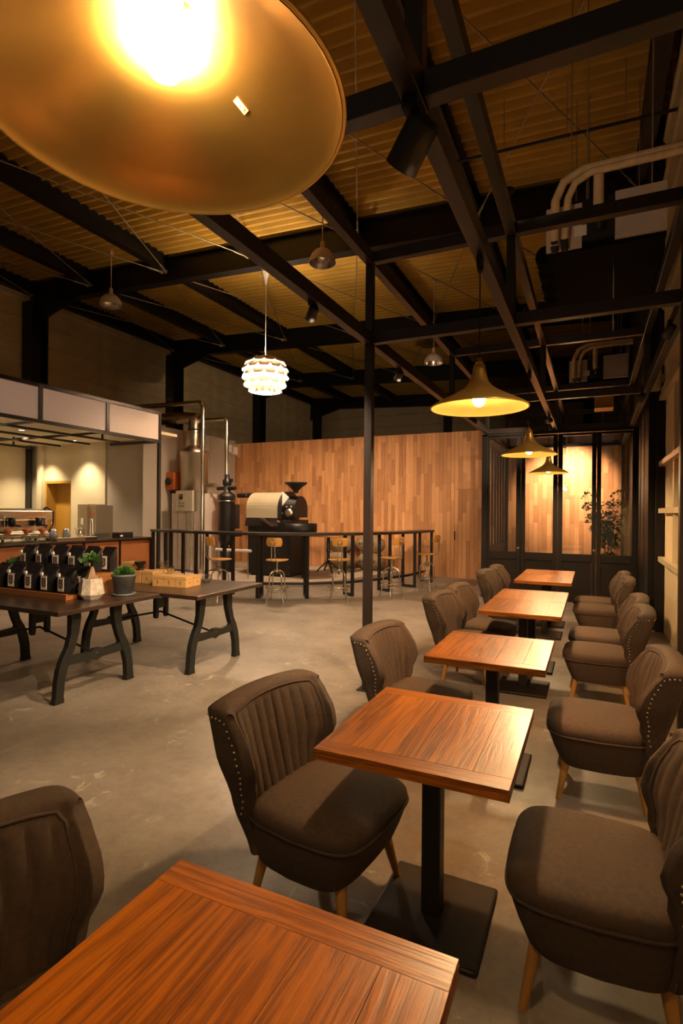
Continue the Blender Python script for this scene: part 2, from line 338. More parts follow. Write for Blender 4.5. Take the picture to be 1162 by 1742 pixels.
for (y0, y1) in zip(ys[:-2], ys[1:-1]):
    for xa, xb_ in zip(PX[:-1], PX[1:]):
        for A, B in (((xa, y0), (xb_, y1)), ((xa, y1), (xb_, y0))):
            r = MB(); za, zb2 = zb(A[0])+0.22, zb(B[0])+0.22
            a = Vector((A[0], A[1], za)); b = Vector((B[0], B[1], zb2)); d = (b-a).normalized()
            a2 = a+d*0.2; b2 = b-d*0.2
            r.tube([a2, b2], 0.011, 6)
            for e, q in ((a2, -1), (b2, 1)):      # turnbuckle and anchor plate
                r.tube([e-d*q*0.22, e], 0.022, 6)
                r.tube([e, e+d*q*0.10], 0.02, 6, True, [0.02, 0.055])
            r.build('brace_rod', 'rod', ceil)
# left wall of horizontal sheets between columns
wl = MB(); wl.bb(-13.3, -13.12, -1.5, YB, 0, 7.4); wleft = wl.build('wall_left', 'sheet')
tag(wleft, 'tall left wall of horizontal cream-grey sheet panels', 'wall', kind='structure')
sheet = {}
for y0, y1 in zip(ys[:-1], ys[1:]):
    for k in range(3, 13):
        z0 = 0.55*k+0.2; key = round(y1-y0, 2)
        s = MB(); L = y1-y0-0.02
        s.prismy([(-0.06, 0.0), (0.03, 0.0), (0.03, 0.05), (-0.01, 0.08), (-0.01, 0.50), (0.01, 0.548), (-0.06, 0.548)], 0, L)
        if key not in sheet: sheet[key] = s.build('panel', 'sheet', wleft, loc=(-13.06, y0+0.01, z0))
        else: inst(sheet[key], wleft, (-13.06, y0+0.01, z0))
for gy in GY[1:4]:
    c = MB(); 
    for a, b in ((-0.23, -0.19), (0.19, 0.23)): c.bb(-13.02, -12.66, gy+a*1.0, gy+b*1.0, 0, zb(-13)+0.02)
    c.bb(-12.86, -12.82, gy-0.2, gy+0.2, 0, zb(-13)); c.build('column', 'black', wleft)
# back wall
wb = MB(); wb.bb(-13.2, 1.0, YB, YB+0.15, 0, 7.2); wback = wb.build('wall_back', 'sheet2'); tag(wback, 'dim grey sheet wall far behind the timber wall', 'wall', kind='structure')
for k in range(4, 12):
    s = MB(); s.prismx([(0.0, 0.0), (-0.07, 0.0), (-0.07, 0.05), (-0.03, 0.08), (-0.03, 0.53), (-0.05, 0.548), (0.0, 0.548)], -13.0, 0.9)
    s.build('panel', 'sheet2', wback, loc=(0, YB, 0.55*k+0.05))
for x in (-12.6, -5.95, -0.2):
    MB().bb(x-0.16, x+0.16, YB-0.4, YB-0.07, 0, zb(x)+0.02).build('column', 'black', wback)
# right wall : black lining near the partition, plaster and frosted window nearer
wr = MB(); wr.bb(0.84, 1.0, -1.5, 6.9, 0, 0.92); wr.bb(0.84, 1.0, -1.5, 6.9, 3.0, 6.8); wr.bb(0.84, 1.0, -1.5, 2.0, 0.92, 3.0); wr.bb(0.84, 1.0, 6.9, YB, 0, 6.8)
wright = wr.build('wall_right', 'plaster'); tag(wright, 'pale plaster right wall behind the chairs', 'wall', kind='structure')
for k in range(7):
    MB().prismx([(0, 0), (0, 0)], 0, 0)
    s = MB(); s.prismy([(0.03, 0), (-0.03, 0), (-0.03, 0.05), (0.0, 0.09), (0.0, 0.50), (-0.02, 0.53), (0.03, 0.53)], -1.4, 7.9)
    s.build('panel', 'plaster', wright, loc=(0.81, 0, 3.05+0.53*k))
wn = MB()
for z in (0.94, 1.55, 2.14, 2.98): wn.bb(0.76, 0.90, 2.0, 7.9, z-0.03, z+0.03)
for y in (2.03, 3.2, 4.4, 5.6, 6.85): wn.bb(0.80, 0.88, y-0.03, y+0.03, 0.97, 2.95)
win = wn.build('window_1', 'frost'); tag(win, 'cream framed window with frosted panes and sill in the right wall', 'window', kind='structure')
for z0, z1 in ((0.97, 1.52), (1.58, 2.11), (2.17, 2.95)):
    for y0, y1 in ((2.06, 3.17), (3.23, 4.37), (4.43, 5.57), (5.63, 6.82)):
        pn = MB()
        for q in range(5):
            yy = y0+(y1-y0)*q/5; pn.bb(0.845, 0.865+0.006*(q % 2), yy, y0+(y1-y0)*(q+1)/5-0.015, z0, z1)
        pn.build('pane', 'frost', win)
bl = MB(); bl.bb(0.66, 0.83, 8.05, 9.86, 0, 6.6); bl.bb(0.74, 0.83, 7.95, 8.05, 0, 6.6); bl.bb(0.66, 0.83, 9.86, 12.4, 0, 6.6)
for k in range(1, 3): bl.bb(0.652, 0.665, 8.05+0.6*k-0.01, 8.05+0.6*k+0.01, 0, 3)
tag(bl.build('wall_side', 'dkpaint'), 'black painted lining wall right of the glazed doors', 'wall', kind='structure')
# timber wall: planks
WY = 12.4; WX0, WX1, WH = -9.09, 0.66, 3.38
tw = MB(); tw.bb(WX0, WX1, WY+0.02, WY+0.16, 0, WH-0.01); wood_wall = tw.build('wall_front', 'plank_i')
tag(wood_wall, 'tall wall of mixed vertical wooden strips at the end of the cafe', 'wall', kind='structure')
pw = 0.0907; ncol = int(round((WX1-WX0)/pw)); pw = (WX1-WX0)/ncol; plist = []
rp = random.Random(3)
for i in range(ncol):
    x = WX0+pw*(i+0.5); cuts = [0.0]; z = rp.uniform(0.15, 0.9)
    while z < WH-0.15: cuts.append(z); z += rp.uniform(0.30, 1.0)
    cuts.append(WH)
    indoor = -2.93 < x < -2.27
    if indoor: cuts = sorted([c for c in cuts if abs(c-2.03) > 0.12]+[2.03])
    for a, b in zip(cuts[:-1], cuts[1:]):
        gap = 0.018 if indoor and (abs(a-2.03) < 1e-6) else 0.0
        plist.append((x, a+gap, b))
plist.sort(key=lambda p: -p[0])
unit = MB().box((0, 0, 0), (1, 0.02, 1)).mesh('plank'); unit.materials.append(M['plank'])
rest = MB(); SEAM = -2.93
for k, (x, a, b) in enumerate(plist):
    prd = rp.uniform(0, 0.006)
    wdt = pw-0.0025 if abs(x-SEAM) > pw else pw-0.012
    if k < 300:
        o = bpy.data.objects.new('plank', unit); COL.objects.link(o); o.parent = wood_wall
        o.location = (x, WY+0.008-prd, (a+b)/2); o.scale = (wdt, 1, b-a-0.003)
    else: rest.box((x, WY+0.008-prd, (a+b)/2), (wdt, 0.02, b-a-0.003))
tag(rest.build('plank', 'plank_i', wood_wall), kind='stuff')
MB().bb(-2.89, -2.87, WY-0.05, WY-0.02, 0.88, 1.08).bb(-2.89, -2.87, WY-0.03, WY+0.0, 0.9, 0.92).bb(-2.89, -2.87, WY-0.03, WY+0.0, 1.04, 1.06).build('door_handle', 'black', wood_wall)
# grey board side wall beside the roaster, bar walls
gw = MB(); gw.bb(-9.25, -9.09, 9.0, WY, 0, 3.46); gw.bb(-10.23, -9.25, 9.0, 9.15, 0, 3.1)
for y in (10.2, 11.3): gw.bb(-9.092, -9.084, y, y+0.012, 0, 3.46)
tag(gw.build('wall_inner', 'grey'), 'grey board wall beside the roasting machines', 'wall', kind='structure')
bw = MB(); bw.bb(-12.85, -12.33, 9.0, 9.3, 0, 3.1); bw.bb(-12.33, -11.36, 9.0, 9.3, 2.2, 3.1); bw.bb(-11.36, -10.23, 8.97, 9.3, 0, 3.1)
bw.bb(-12.5, -12.33, 8.9, 9.0, 0, 3.1)
bw.bb(-13.0, -12.85, 2.5, 9.3, 0, 3.1)
tag(bw.build('wall_bar', 'cream'), 'cream plaster wall behind the coffee bar', 'wall', kind='structure')
dr = MB(); dr.bb(-12.33, -11.36, 9.26, 9.30, 0, 2.2); d1 = dr.build('door_1', 'ochre'); tag(d1, 'ochre door recessed in the cream wall behind the bar', 'door', kind='structure')
MB().bb(-12.33, -12.27, 9.0, 9.26, 0, 2.2).bb(-11.42, -11.36, 9.0, 9.26, 0, 2.2).bb(-12.27, -11.42, 9.0, 9.26, 2.14, 2.2).build('door_frame', 'ochre', d1)
MB().bb(-11.52, -11.50, 9.2, 9.24, 0.95, 1.1).bb(-11.60, -11.5, 9.19, 9.21, 1.02, 1.04).build('door_handle', 'chrome', d1)
bc = MB(); bc.bb(-12.85, -8.12, 2.5, 9.0, 3.08, 3.14)
tag(bc.build('ceiling_bar', 'cream'), 'cream ceiling over the coffee bar', 'ceiling', kind='structure')
# roasting platform
arc = [(-9.05, 8.75), (-7.6, 8.72), (-6.6, 8.85), (-5.93, 9.1), (-5.22, 9.40), (-4.84, 9.81), (-4.60, 10.4), (-4.45, 11.1), (-4.2, 12.38), (-9.05, 12.38)]
tag(MB().prism(arc, 0.002, 0.10).build('trim_1', 'plat', bevel=0.01), 'low pale concrete platform under the roasting machines', 'platform', kind='structure')

# ================================================================ STEEL FRAME (pergola)
ZL, ZU = 2.96, 3.64
XL, XM, XR = -1.717, -0.57, 0.56
fr = empty('steel_pergola', (XL, 4.22, 0), 'dark steel box frame standing over the rows of cafe tables', 'frame')
def fb(name, *a, **k):
    o = MB().bb(*a).build(name, 'steel', fr, bevel=0.004); o.location = (-XL, -4.22, 0); return o
hb = 0.045
FY = [-0.6, 1.80, 4.22, 7.15, 9.85, 12.3]
for x in (XL, XM, XR):
    for z in (ZL, ZU):
        fb('side_rail' if x != XM else 'middle_rail', x-0.035, x+0.035, -1.2, 12.33, z-0.05, z+0.05)
for y in FY[1:]:
    for z in (ZL, ZU):
        if z == ZU and y < 4: continue
        for xa, xb_ in ((XL, XM), (XM, XR)):
            fb('cross_beam', xa+0.036, xb_-0.036, y-0.035, y+0.035, z-0.045, z+0.045)
    for x in (XL, XM, XR):
        fb('upright', x-0.032, x+0.032, y-0.032, y+0.032, ZL+0.05, ZU-0.05)
for x, y in ((XL, 4.22), (XR, 4.22)):
    fb('post', x-0.034, x+0.034, y-0.034, y+0.034, 0.012, ZL-0.05)
    fb('foot_plate', x-0.07, x+0.07, y-0.07, y+0.07, 0.0, 0.012)
for x, y in ((XL, 12.3), (XR, 12.3)):
    fb('post', x-0.034, x+0.034, y-0.034, y+0.034, 0.0, ZL-0.05)

# ================================================================ GLAZED PARTITION
PY = 9.85
XS = [(-1.80, -1.66), (-1.21, -1.06), (-0.61, -0.46), (-0.01, 0.13), (0.58, 0.655)]
part = empty('wall_glazed', (-0.57, PY, 0), 'black framed glazed partition with four doors closing the seating area', 'partition', kind='structure')
def pp(name, m, *a, parent=part, bevel=0.003):
    o = MB().bb(*a).build(name, m, parent, bevel=bevel)
    if parent is part: o.location = (0.57, -PY, 0)
    return o
for a, b in ((-1.80, -1.70), (0.60, 0.655)): pp('post', 'dkpaint', a, b, PY-0.05, PY+0.05, 0, 2.90)
pp('head_rail', 'dkpaint', -1.80, 0.655, PY-0.05, PY+0.05, 2.87, 2.91)
leafs = [(-1.70, -1.135), (-1.13, -0.537), (-0.533, 0.058), (0.062, 0.60)]
panes = [(-1.66, -1.21), (-1.06, -0.61), (-0.46, -0.01), (0.13, 0.58)]
for i, ((a, b), (p, q)) in enumerate(zip(leafs, panes)):
    lf = empty('door_leaf', (0, 0, 0), None, None); lf.parent = part; lf.location = (0.57, -PY, 0)
    m = MB(); m.bb(a, p, PY-0.03, PY+0.03, 0.02, 2.86); m.bb(q, b, PY-0.03, PY+0.03, 0.02, 2.86); m.bb(p, q, PY-0.03, PY+0.03, 2.82, 2.86); m.bb(p, q, PY-0.03, PY+0.03, 0.70, 0.83); m.bb(p, q, PY-0.03, PY+0.03, 0.02, 0.14)
    m.build('frame', 'dkpaint', lf, bevel=0.004)
    MB().bb(p+0.002, q-0.002, PY-0.012, PY+0.012, 0.14, 0.70).build('lower_panel', 'dkpaint', lf)
    MB().bb(p+0.001, q-0.001, PY-0.003, PY+0.003, 0.831, 2.819).build('pane', 'glass', lf)
for x in (-1.17, 0.03):
    k = MB(); k.box((x, PY-0.035, 0.90), (0.035, 0.01, 0.035)); k.lathe([(0.001, 0.0), (0.010, 0.0), (0.010, 0.012), (0.001, 0.014)], (x, PY-0.04, 0.90), 10, True, Matrix.Rotation(PI/2, 4, 'X'))
    o = k.build('lock_plate', 'chrome', part); o.location = (0.57, -PY, 0)
# slatted screen on the left side of the back room
scr = empty('slatted_screen', (XL, 11.1, 0), 'dark slatted side screen seen through the leftmost glass pane', 'screen')
for z0, z1 in ((0.80, 0.90), (2.74, 2.82)):
    MB().bb(-0.02, 0.02, -1.18, 1.14, z0, z1).build('rail', 'dkpaint', scr)
MB().bb(-0.015, 0.015, -1.18, 1.14, 0.0, 0.80).build('lower_panel', 'dkpaint', scr)
sl = MB().bb(-0.012, 0.012, -0.02, 0.02, 0.90, 2.74).build('slat', 'dkpaint', scr, loc=(0, -1.0, 0))
for k in range(1, 7): inst(sl, scr, (0, -1.0+k*0.34, 0))

# ================================================================ CHAIRS
def chair_backrest():
    N = 97; K = 8
    def key(t, ks):
        for (a, va), (b, vb) in zip(ks[:-1], ks[1:]):
            if t <= b: s = (t-a)/(b-a); s = s*s*(3-2*s); return va+(vb-va)*s
        return ks[-1][1]
    def ring(t, inset=0.0):
        xb_ = -0.205-0.15*t; hw = key(t, [(0, 0.225), (0.35, 0.27), (0.7, 0.31), (1, 0.31)])
        xf = key(t, [(0, 0.06), (0.25, 0.08), (0.42, 0.13), (0.62, 0.185), (0.76, 0.187), (0.90, 0.165), (1.0, 0.135)])
        O = []; I = []
        rc = 0.045
        for i in range(N):
            u = -1+2*i/(N-1); s = 1 if u >= 0 else -1; a = abs(u)
            if a < 0.5: o = (xb_-0.018*(1-(a/0.5)**2), s*a/0.5*(hw-rc))
            elif a < 0.64:
                th = (a-0.5)/0.14*PI/2; o = (xb_+rc-rc*math.cos(th), s*(hw-rc+rc*math.sin(th)))
            else: o = (xb_+rc+(xf-rc-0.02)*(a-0.64)/0.36, s*hw)
            sd = (u*0.5+0.5)
            dep = max(xf-0.02, 0.082)
            xi = xb_+0.078+(dep-0.078)*a**2.4
            yi = u*(hw-0.030)
            if a < 0.80:
                ph = abs(math.sin(PI*K*((u/0.80)*0.5+0.5)))
                fade = max(0, min(1, (0.955-t)/0.06))
                xi += fade*(0.014*math.sqrt(ph)-0.010)
            if a > 0.93:       # roll the padded tip
                k = (a-0.93)/0.07; xi += 0.018*math.sin(PI*k)
            I.append((xi, yi)); O.append(o)
        zt = 0.20+0.57*t
        def P(p, q, w_):   # blend outer/inner by w_
            x = p[0]+(q[0]-p[0])*w_; y = p[1]+(q[1]-p[1])*w_
            return (x, y, 0.20+(zt-0.20)*(1-0.035*(abs(y)/0.30)**2*t)-0.035*t**6*max(0.0, (x-xb_-0.05)/0.09)**2)
        return O, I, P
    m = MB(); rings = []
    ts = [0, .08, .16, .25, .33, .40, .47, .54, .60, .66, .72, .78, .83, .88, .92, .955, .98]
    for t in ts:
        O, I, P = ring(t); rings.append([P(o, i, 0) for o, i in zip(O, I)]+[P(o, i, 1) for o, i in zip(O, I)][::-1])
    O, I, P = ring(0.98)
    for w_, dz in ((0.10, 0.010), (0.28, 0.017), (0.46, 0.019)):
        a = [P(o, i, w_) for o, i in zip(O, I)]; b = [P(o, i, 1-w_) for o, i in zip(O, I)][::-1]
        rings.append([(p[0], p[1], p[2]+dz) for p in a+b])
    n = len(rings[0]); vs = [p for r in rings for p in r]
    fs = [(i*n+k, i*n+(k+1) % n, (i+1)*n+(k+1) % n, (i+1)*n+k) for i in range(len(rings)-1) for k in range(n)]
    base = (len(rings)-1)*n; h = n//2
    fs += [(base+k, base+k+1, base+n-2-k, base+n-1-k) for k in range(h-1)]
    fs += [(k+1, k, n-1-k, n-2-k) for k in range(h-1)]
    m.add(vs, fs, True)
    # nails and piping
    nails = MB(); pip = MB()
    for s in (0, N-1):
        q = 5 if s == 0 else N-6; pts = []
        for j in range(15):
            t = 0.30+0.64*j/14; O, I, P = ring(t); p = P(O[q], I[q], 0); yy = p[1]+(0.002 if p[1] > 0 else -0.002); nails.ball((p[0], yy, p[2]), 0.0048, 6, 4)
        O, I, P = ring(0.945)
        for j in range(1, 7):
            q2 = q+(j*4 if s == 0 else -j*4); p = P(O[q2], I[q2], 0); yy = p[1]+(0.002 if p[1] > 0 else -0.002)
            nails.ball((p[0], yy, p[2]), 0.0048, 6, 4)
    path = []
    iq = [int(round((N-1)*(0.5+0.5*u))) for u in (-0.90,)]
    for t in (.30, .40, .50, .60, .70, .80, .88, .93):
        O, I, P = ring(t); path.append(P(O[iq[0]], I[iq[0]], 1.0))
    O, I, P = ring(0.965)
    for u in (-0.86, -0.8, -0.7, -0.6, -0.45, -0.3, -0.15, 0, 0.15, 0.3, 0.45, 0.6, 0.7, 0.8, 0.86):
        q = int(round((N-1)*(0.5+0.5*u))); path.append(P(O[q], I[q], 1.0))
    for t in (.93, .88, .80, .70, .60, .50, .40, .30):
        O, I, P = ring(t); path.append(P(O[N-1-iq[0]], I[N-1-iq[0]], 1.0))
    pip.tube(path, 0.0055, 6)
    return m, nails, pip
def seat_outline(sx, sy, n=48, zf=None):
    pts = []
    for k in range(n):
        t = 2*PI*k/n; c, s = math.cos(t), math.sin(t)
        e = 2/5.2
        x = math.copysign(abs(c)**e, c); y = math.copysign(abs(s)**e, s)
        y *= (1-0.07*max(0, -x)-0.03*max(0, x))
        x = x + (0.045*(1-y*y) if x > 0.8 else 0)*1.0
        pts.append((0.035+x*sx, y*sy))
    return pts
def make_chair():
    root = empty('lounge_chair', (0, 0, 0), 'x', 'chair')
    # seat base: tapers down, front slants back
    rings = []
    for z, s in ((0.185, 0.80), (0.20, 0.84), (0.26, 0.915), (0.31, 0.965), (0.345, 0.99)):
        o = seat_outline(0.245, 0.275); c = 0.035
        rings.append([(c-0.02*(1-s)*5+(x-c)*s, y*(0.6*s+0.4), z) for x, y in o])
    MB().loft(rings).build('seat_base', 'fabric', root)
    rings = []
    for z, s in ((0.347, 0.99), (0.365, 1.0), (0.382, 0.985), (0.396, 0.94), (0.405, 0.85), (0.413, 0.65), (0.418, 0.35), (0.419, 0.08)):
        o = seat_outline(0.245, 0.275); c = 0.035
        rings.append([(c+(x-c)*s, y*s, z) for x, y in o])
    MB().loft(rings).build('seat', 'fabric', root)
    o = seat_outline(0.245, 0.275); pth = [(0.035+(x-0.035)*1.002, y*1.002, 0.347) for x, y in o if x > -0.19]
    k0 = max(range(len(o)), key=lambda i: -o[i][0]); oo = o[k0:]+o[:k0]
    pth = [(x, y, 0.347) for x, y in oo if x > -0.17]
    MB().tube(pth, 0.006, 6).build('seat_piping', 'fabric', root)
    b, nl, pp_ = chair_backrest()
    b.build('backrest', 'fabric', root)
    tag(nl.build('nailhead_trim', 'nail', root), kind='stuff')
    pp_.build('back_piping', 'fabric', root)
    for sx, sy in ((1, 1), (1, -1), (-1, 1), (-1, -1)):
        a = (0.17*sx+0.02, 0.17*sy, 0.20); e = (0.205*sx+0.025, 0.215*sy, 0.0)
        MB().tube([a, ((a[0]+e[0])/2, (a[1]+e[1])/2, 0.10), e], 0.02, 10, True, [0.023, 0.018, 0.0125]).build('leg', 'leg', root)
    return root
proto = make_chair()
CH = [ # x, y, rot deg, label
 (-1.03, 0.67, -8, 'brown channel-back lounge chair cut off at the lower left beside the nearest table'),
 (-0.96, 1.91, -7, 'whole brown channel-back lounge chair in the left foreground at the second table'),
 (-0.96, 3.24, -4, 'left brown lounge chair in front of the tall steel post'),
 (-0.99, 4.86, -5, 'left brown lounge chair at the nearer half of the first double table'),
 (-0.96, 5.52, -2, 'left brown lounge chair at the farther half of the first double table'),
 (-0.96, 7.10, -3, 'brown lounge chair on the left, nearer one at the farthest double table'),
 (-0.93, 7.80, 1, 'last brown lounge chair on the left before the glazed doors'),
 (0.045, 1.93, 181, 'largest brown lounge chair at the lower right, cut off by the picture edge'),
 (0.07, 3.28, 182, 'right brown lounge chair at the single table third from the camera'),
 (0.08, 4.86, 181, 'right brown lounge chair at the nearer half of the first double table'),
 (0.10, 5.55, 179, 'brown lounge chair on the right, farther one at the first double table'),
 (0.09, 7.08, 181, 'brown lounge chair on the right, nearer one at the farthest double table'),
 (0.08, 7.72, 179, 'last brown lounge chair on the right in the far dark corner'),
]
for i, (x, y, r, lb) in enumerate(CH):
    o = proto if i == 0 else copy_tree(proto)
    o.location = (x, y, 0); o.rotation_euler = (0, 0, math.radians(r)); tag(o, lb, 'chair', 'brown lounge chairs along the cafe tables')

# ================================================================ CAFE TABLES
def make_table():
    root = empty('cafe_table', (0, 0, 0), 'x', 'table')
    W, D, H, T = 0.64, 0.715, 0.70, 0.032
    MB().bb(-W/2+0.003, W/2-0.003, -D/2+0.003, D/2-0.003, H-T, H-0.010).build('tabletop', 'table', root, bevel=0.003)
    ws = [0.10, 0.155, 0.12, 0.145, 0.12]; x = -W/2; e = 0.075
    for wd in ws:
        MB().bb(x+0.0004, x+wd-0.0004, -D/2+e+0.0004, D/2-e-0.0004, H-0.010, H).build('board', 'table', root, bevel=0.0004); x += wd
    for s in (-1, 1):
        y0 = s*(D/2-e/2)
        MB().bb(-W/2, W/2, y0-e/2, y0+e/2, H-0.012, H).build('end_board', 'table_x', root, bevel=0.0015)
    for s in (-1, 1):
        MB().bb(min(s*W/2, s*(W/2-0.003)), max(s*W/2, s*(W/2-0.003)), -D/2, D/2, H-T-0.004, H-0.012).build('edge_band', 'table', root)
        MB().bb(-W/2+0.0, W/2, min(s*D/2, s*(D/2-0.003)), max(s*D/2, s*(D/2-0.003)), H-T-0.004, H-0.0125).build('edge_band', 'table_x', root)
    MB().bb(-0.035, 0.035, -0.035, 0.035, 0.022, H-T-0.006).build('pole', 'black', root, bevel=0.006)
    MB().bb(-0.19, 0.19, -0.19, 0.19, H-T-0.010, H-T-0.0005).build('mounting_plate', 'black', root)
    b = MB().bb(-0.205, 0.205, -0.22, 0.22, 0.0, 0.022).build('base_plate', 'dkpaint', root)
    bv = b.modifiers.new('bevel', 'BEVEL'); bv.width = 0.014; bv.segments = 3; bv.limit_method = 'ANGLE'; bv.angle_limit = 1.0
    return root
tp = make_table()
TB = [(0.61, 'nearest square oak table filling the bottom of the picture'), (1.97, 'square oak table with a dark base plate, second from the camera'),
      (3.285, 'single square oak table third from the camera, between two lounge chairs'),
      (4.86, 'oak table, nearer half of the first pushed-together pair'), (5.585, 'oak table, farther half of the first pushed-together pair'),
      (7.10, 'oak table, nearer half of the farthest pushed-together pair'), (7.825, 'oak table, farther half of the farthest pair by the glazed doors')]
for i, (y, lb) in enumerate(TB):
    o = tp if i == 0 else copy_tree(tp)
    o.location = (-0.53, y, 0); tag(o, lb, 'table', 'square oak cafe tables in the seating row')

# ================================================================ BRASS PENDANTS
def make_pendant(near=False):
    root = empty('pendant_lamp', (0, 0, 0), 'x', 'lamp')
    prof = [(0.262, 0.0), (0.253, 0.013), (0.208, 0.038), (0.156, 0.064), (0.108, 0.090), (0.072, 0.116), (0.052, 0.142), (0.042, 0.172), (0.035, 0.205), (0.030, 0.235), (0.012, 0.240), (0.001, 0.240)]
    NN = 72
    MB().lathe(prof, (0, 0, 0), NN).build('shade', 'brass', root)
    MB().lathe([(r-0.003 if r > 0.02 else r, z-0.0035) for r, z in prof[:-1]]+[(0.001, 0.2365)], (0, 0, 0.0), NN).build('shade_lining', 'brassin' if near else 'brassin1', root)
    MB().tube([(0.262*math.cos(2*PI*k/NN), 0.262*math.sin(2*PI*k/NN), 0.0) for k in range(NN+1)], 0.0038, 8, False).build('rim', 'brass', root)
    MB().lathe([(0.001, 0.275), (0.010, 0.275), (0.013, 0.255), (0.022, 0.248), (0.024, 0.240), (0.001, 0.240)], (0, 0, 0), 16).build('cap', 'brass', root)
    MB().lathe([(0.001, 0.235), (0.020, 0.235), (0.020, 0.165), (0.016, 0.155), (0.001, 0.155)], (0, 0, 0), 16).build('socket', 'ctrl', root)
    dzb = 0.045 if near else 0.0
    MB().lathe([(r_, z_+dzb) for r_, z_ in [(0.001, 0.158), (0.014, 0.155), (0.022, 0.130), (0.030, 0.095), (0.036, 0.060), (0.034, 0.035), (0.022, 0.012), (0.001, 0.004)]], (0, 0, 0), 20).build('bulb', 'bulb0' if near else 'bulb', root)
    L = ZL-0.05-2.08-0.275
    MB().tube([(0, 0, 0.27), (0, 0, 0.275+L)], 0.0035, 8).build('cord', 'black', root)
    MB().box((0, 0, 0.275+L-0.03), (0.03, 0.06, 0.06)).lathe([(0.001, -0.09), (0.014, -0.085), (0.016, -0.06), (0.001, -0.06)], (0, 0, 0.275+L), 12).build('track_plug', 'black', root)
    return root
PD = [(0.60, 'huge brass pendant lamp overhead at the top left'), (3.00, 'brass cone pendant lamp, second from the camera, glowing at the centre right'),
      (5.58, 'smaller-looking brass pendant lamp, third in the row'), (8.17, 'farthest brass pendant lamp in front of the glazed doors')]
p0 = make_pendant(True); p0.location = (XM, 0.60, 2.08); tag(p0, PD[0][1], 'lamp', 'brass pendant lamps over the cafe tables')
st = MB(); st.box((0, 0, 0), (0.013, 0.024, 0.0008)); s1 = st.build('sticker', 'kraft', p0)
ang = math.radians(66); rr = 0.126
nrm = Vector((-math.cos(ang)*0.5, -math.sin(ang)*0.5, -0.86)).normalized()
q = nrm.to_track_quat('Z', 'Y').to_euler()
s1.location = (math.cos(ang)*rr, math.sin(ang)*rr, 0.0735); s1.rotation_euler = q
so = MB().lathe([(0.001, 0.0012), (0.0035, 0.0012), (0.0035, 0.0)], (0, 0, 0), 16).build('emblem', 'sticker', s1); so.scale = (1, 2.3, 1)
MB().box((0, 0.002, 0.0014), (0.004, 0.0008, 0.0004)).box((0, -0.002, 0.0014), (0.0015, 0.004, 0.0004)).build('emblem_mark', 'ink', s1)
pa = make_pendant()
for i in range(3):
    o = pa if i == 0 else copy_tree(pa)
    o.location = (XM, PD[i+1][0], 2.08); tag(o, PD[i+1][1], 'lamp', 'brass pendant lamps over the cafe tables')

# track spotlights (heads of the lamps at the top of the script)
def make_spot():
    root = empty('spotlight', (0, 0, 0), 'x', 'lamp')
    MB().bb(-0.02, 0.02, -0.05, 0.05, 0.055, 0.085).build('adapter', 'black', root)
    MB().tube([(0, 0, 0.055), (0, 0, 0.0)], 0.008, 8).build('stem', 'black', root)
    h = MB().lathe([(0.001, 0.06), (0.035, 0.055), (0.042, 0.04), (0.045, -0.07), (0.040, -0.07), (0.036, -0.03), (0.001, -0.03)], (0, 0, 0), 24).build('head', 'black', root)
    return root
slabs = ['black track spotlight hanging from the middle rail near the top of the picture', 'small black spotlight on the middle rail above the glazed doors', 'black spotlight inside the room behind the glazed doors',
         'black spotlight on the left rail aimed at the timber wall', 'black spotlight on the left rail aimed at the open floor', 'black spotlight on the left rail nearest the camera',
         'black spotlight on the right rail nearest the camera', 'black spotlight in the middle of the right rail', 'black spotlight at the far end of the right rail', 'black spotlight standing on the upper middle rail, turned to the near air conditioner']
sp0 = make_spot()
for i, (p, t, e, a) in enumerate(SPOTS):
    o = sp0 if i == 0 else copy_tree(sp0)
    o.location = (p[0], p[1], ZL-0.135) ; tag(o, slabs[i], 'lamp', 'black track spotlights on the steel frame')
    if i > 0: o.scale = (0.8, 0.8, 0.8); o.location.z = ZL-0.05-0.068
    else: o.scale = (1.35, 1.35, 1.35); o.location.z = ZL-0.05-0.085*1.35
    if p[2] > 3.5: o.location.z = ZU+0.05+0.085*0.8; o.rotation_euler = (PI, 0, 0)
    hd = [c for c in o.children if c.name.startswith('head')][0]
    v = Vector(t)-Vector(p)
    if p[2] > 3.5: v = Vector((v.x, -v.y, -v.z))
    hd.rotation_euler = (-v).to_track_quat('Z', 'Y').to_euler()

# ================================================================ HIGH-BAY AND ARTICHOKE LAMPS
def make_highbay():
    root = empty('highbay_lamp', (0, 0, 0), 'x', 'lamp')
    MB().lathe([(0.30, 0.0), (0.285, 0.10), (0.24, 0.20), (0.17, 0.28), (0.09, 0.32), (0.06, 0.33), (0.001, 0.33)], (0, 0, 0), 32).build('shade', 'acbox', root)
    MB().lathe([(0.29, 0.005), (0.275, 0.10), (0.23, 0.19), (0.16, 0.27), (0.08, 0.31), (0.001, 0.31)], (0, 0, 0), 32).build('reflector', 'chrome', root)
    MB().lathe([(0.06, 0.33), (0.055, 0.36), (0.05, 0.48), (0.03, 0.50), (0.001, 0.50)], (0, 0, 0), 16).build('socket', 'tape', root)
    MB().ball((0, 0, 0.17), 0.07, 12, 8).build('bulb', 'white', root)
    MB().tube([(0, 0, 0.50), (0, 0, 1.05)], 0.012, 6).build('cord', 'tape', root)
    MB().lathe([(0.001, 1.05), (0.05, 1.05), (0.06, 1.15), (0.001, 1.15)], (0, 0, 0), 12).build('ceiling_rose', 'tape', root)
    return root
hb0 = make_highbay()
HB = [(-9.45, 8.4, 5.92, 'unlit silver bell-shaped lamp above the white bar canopy'), (-4.33, 8.4, 5.88, 'unlit silver bell-shaped lamp high up under the roof near the picture centre'), (-3.31, 12.0, 4.93, 'small unlit silver bell lamp left of the brass pendant')]
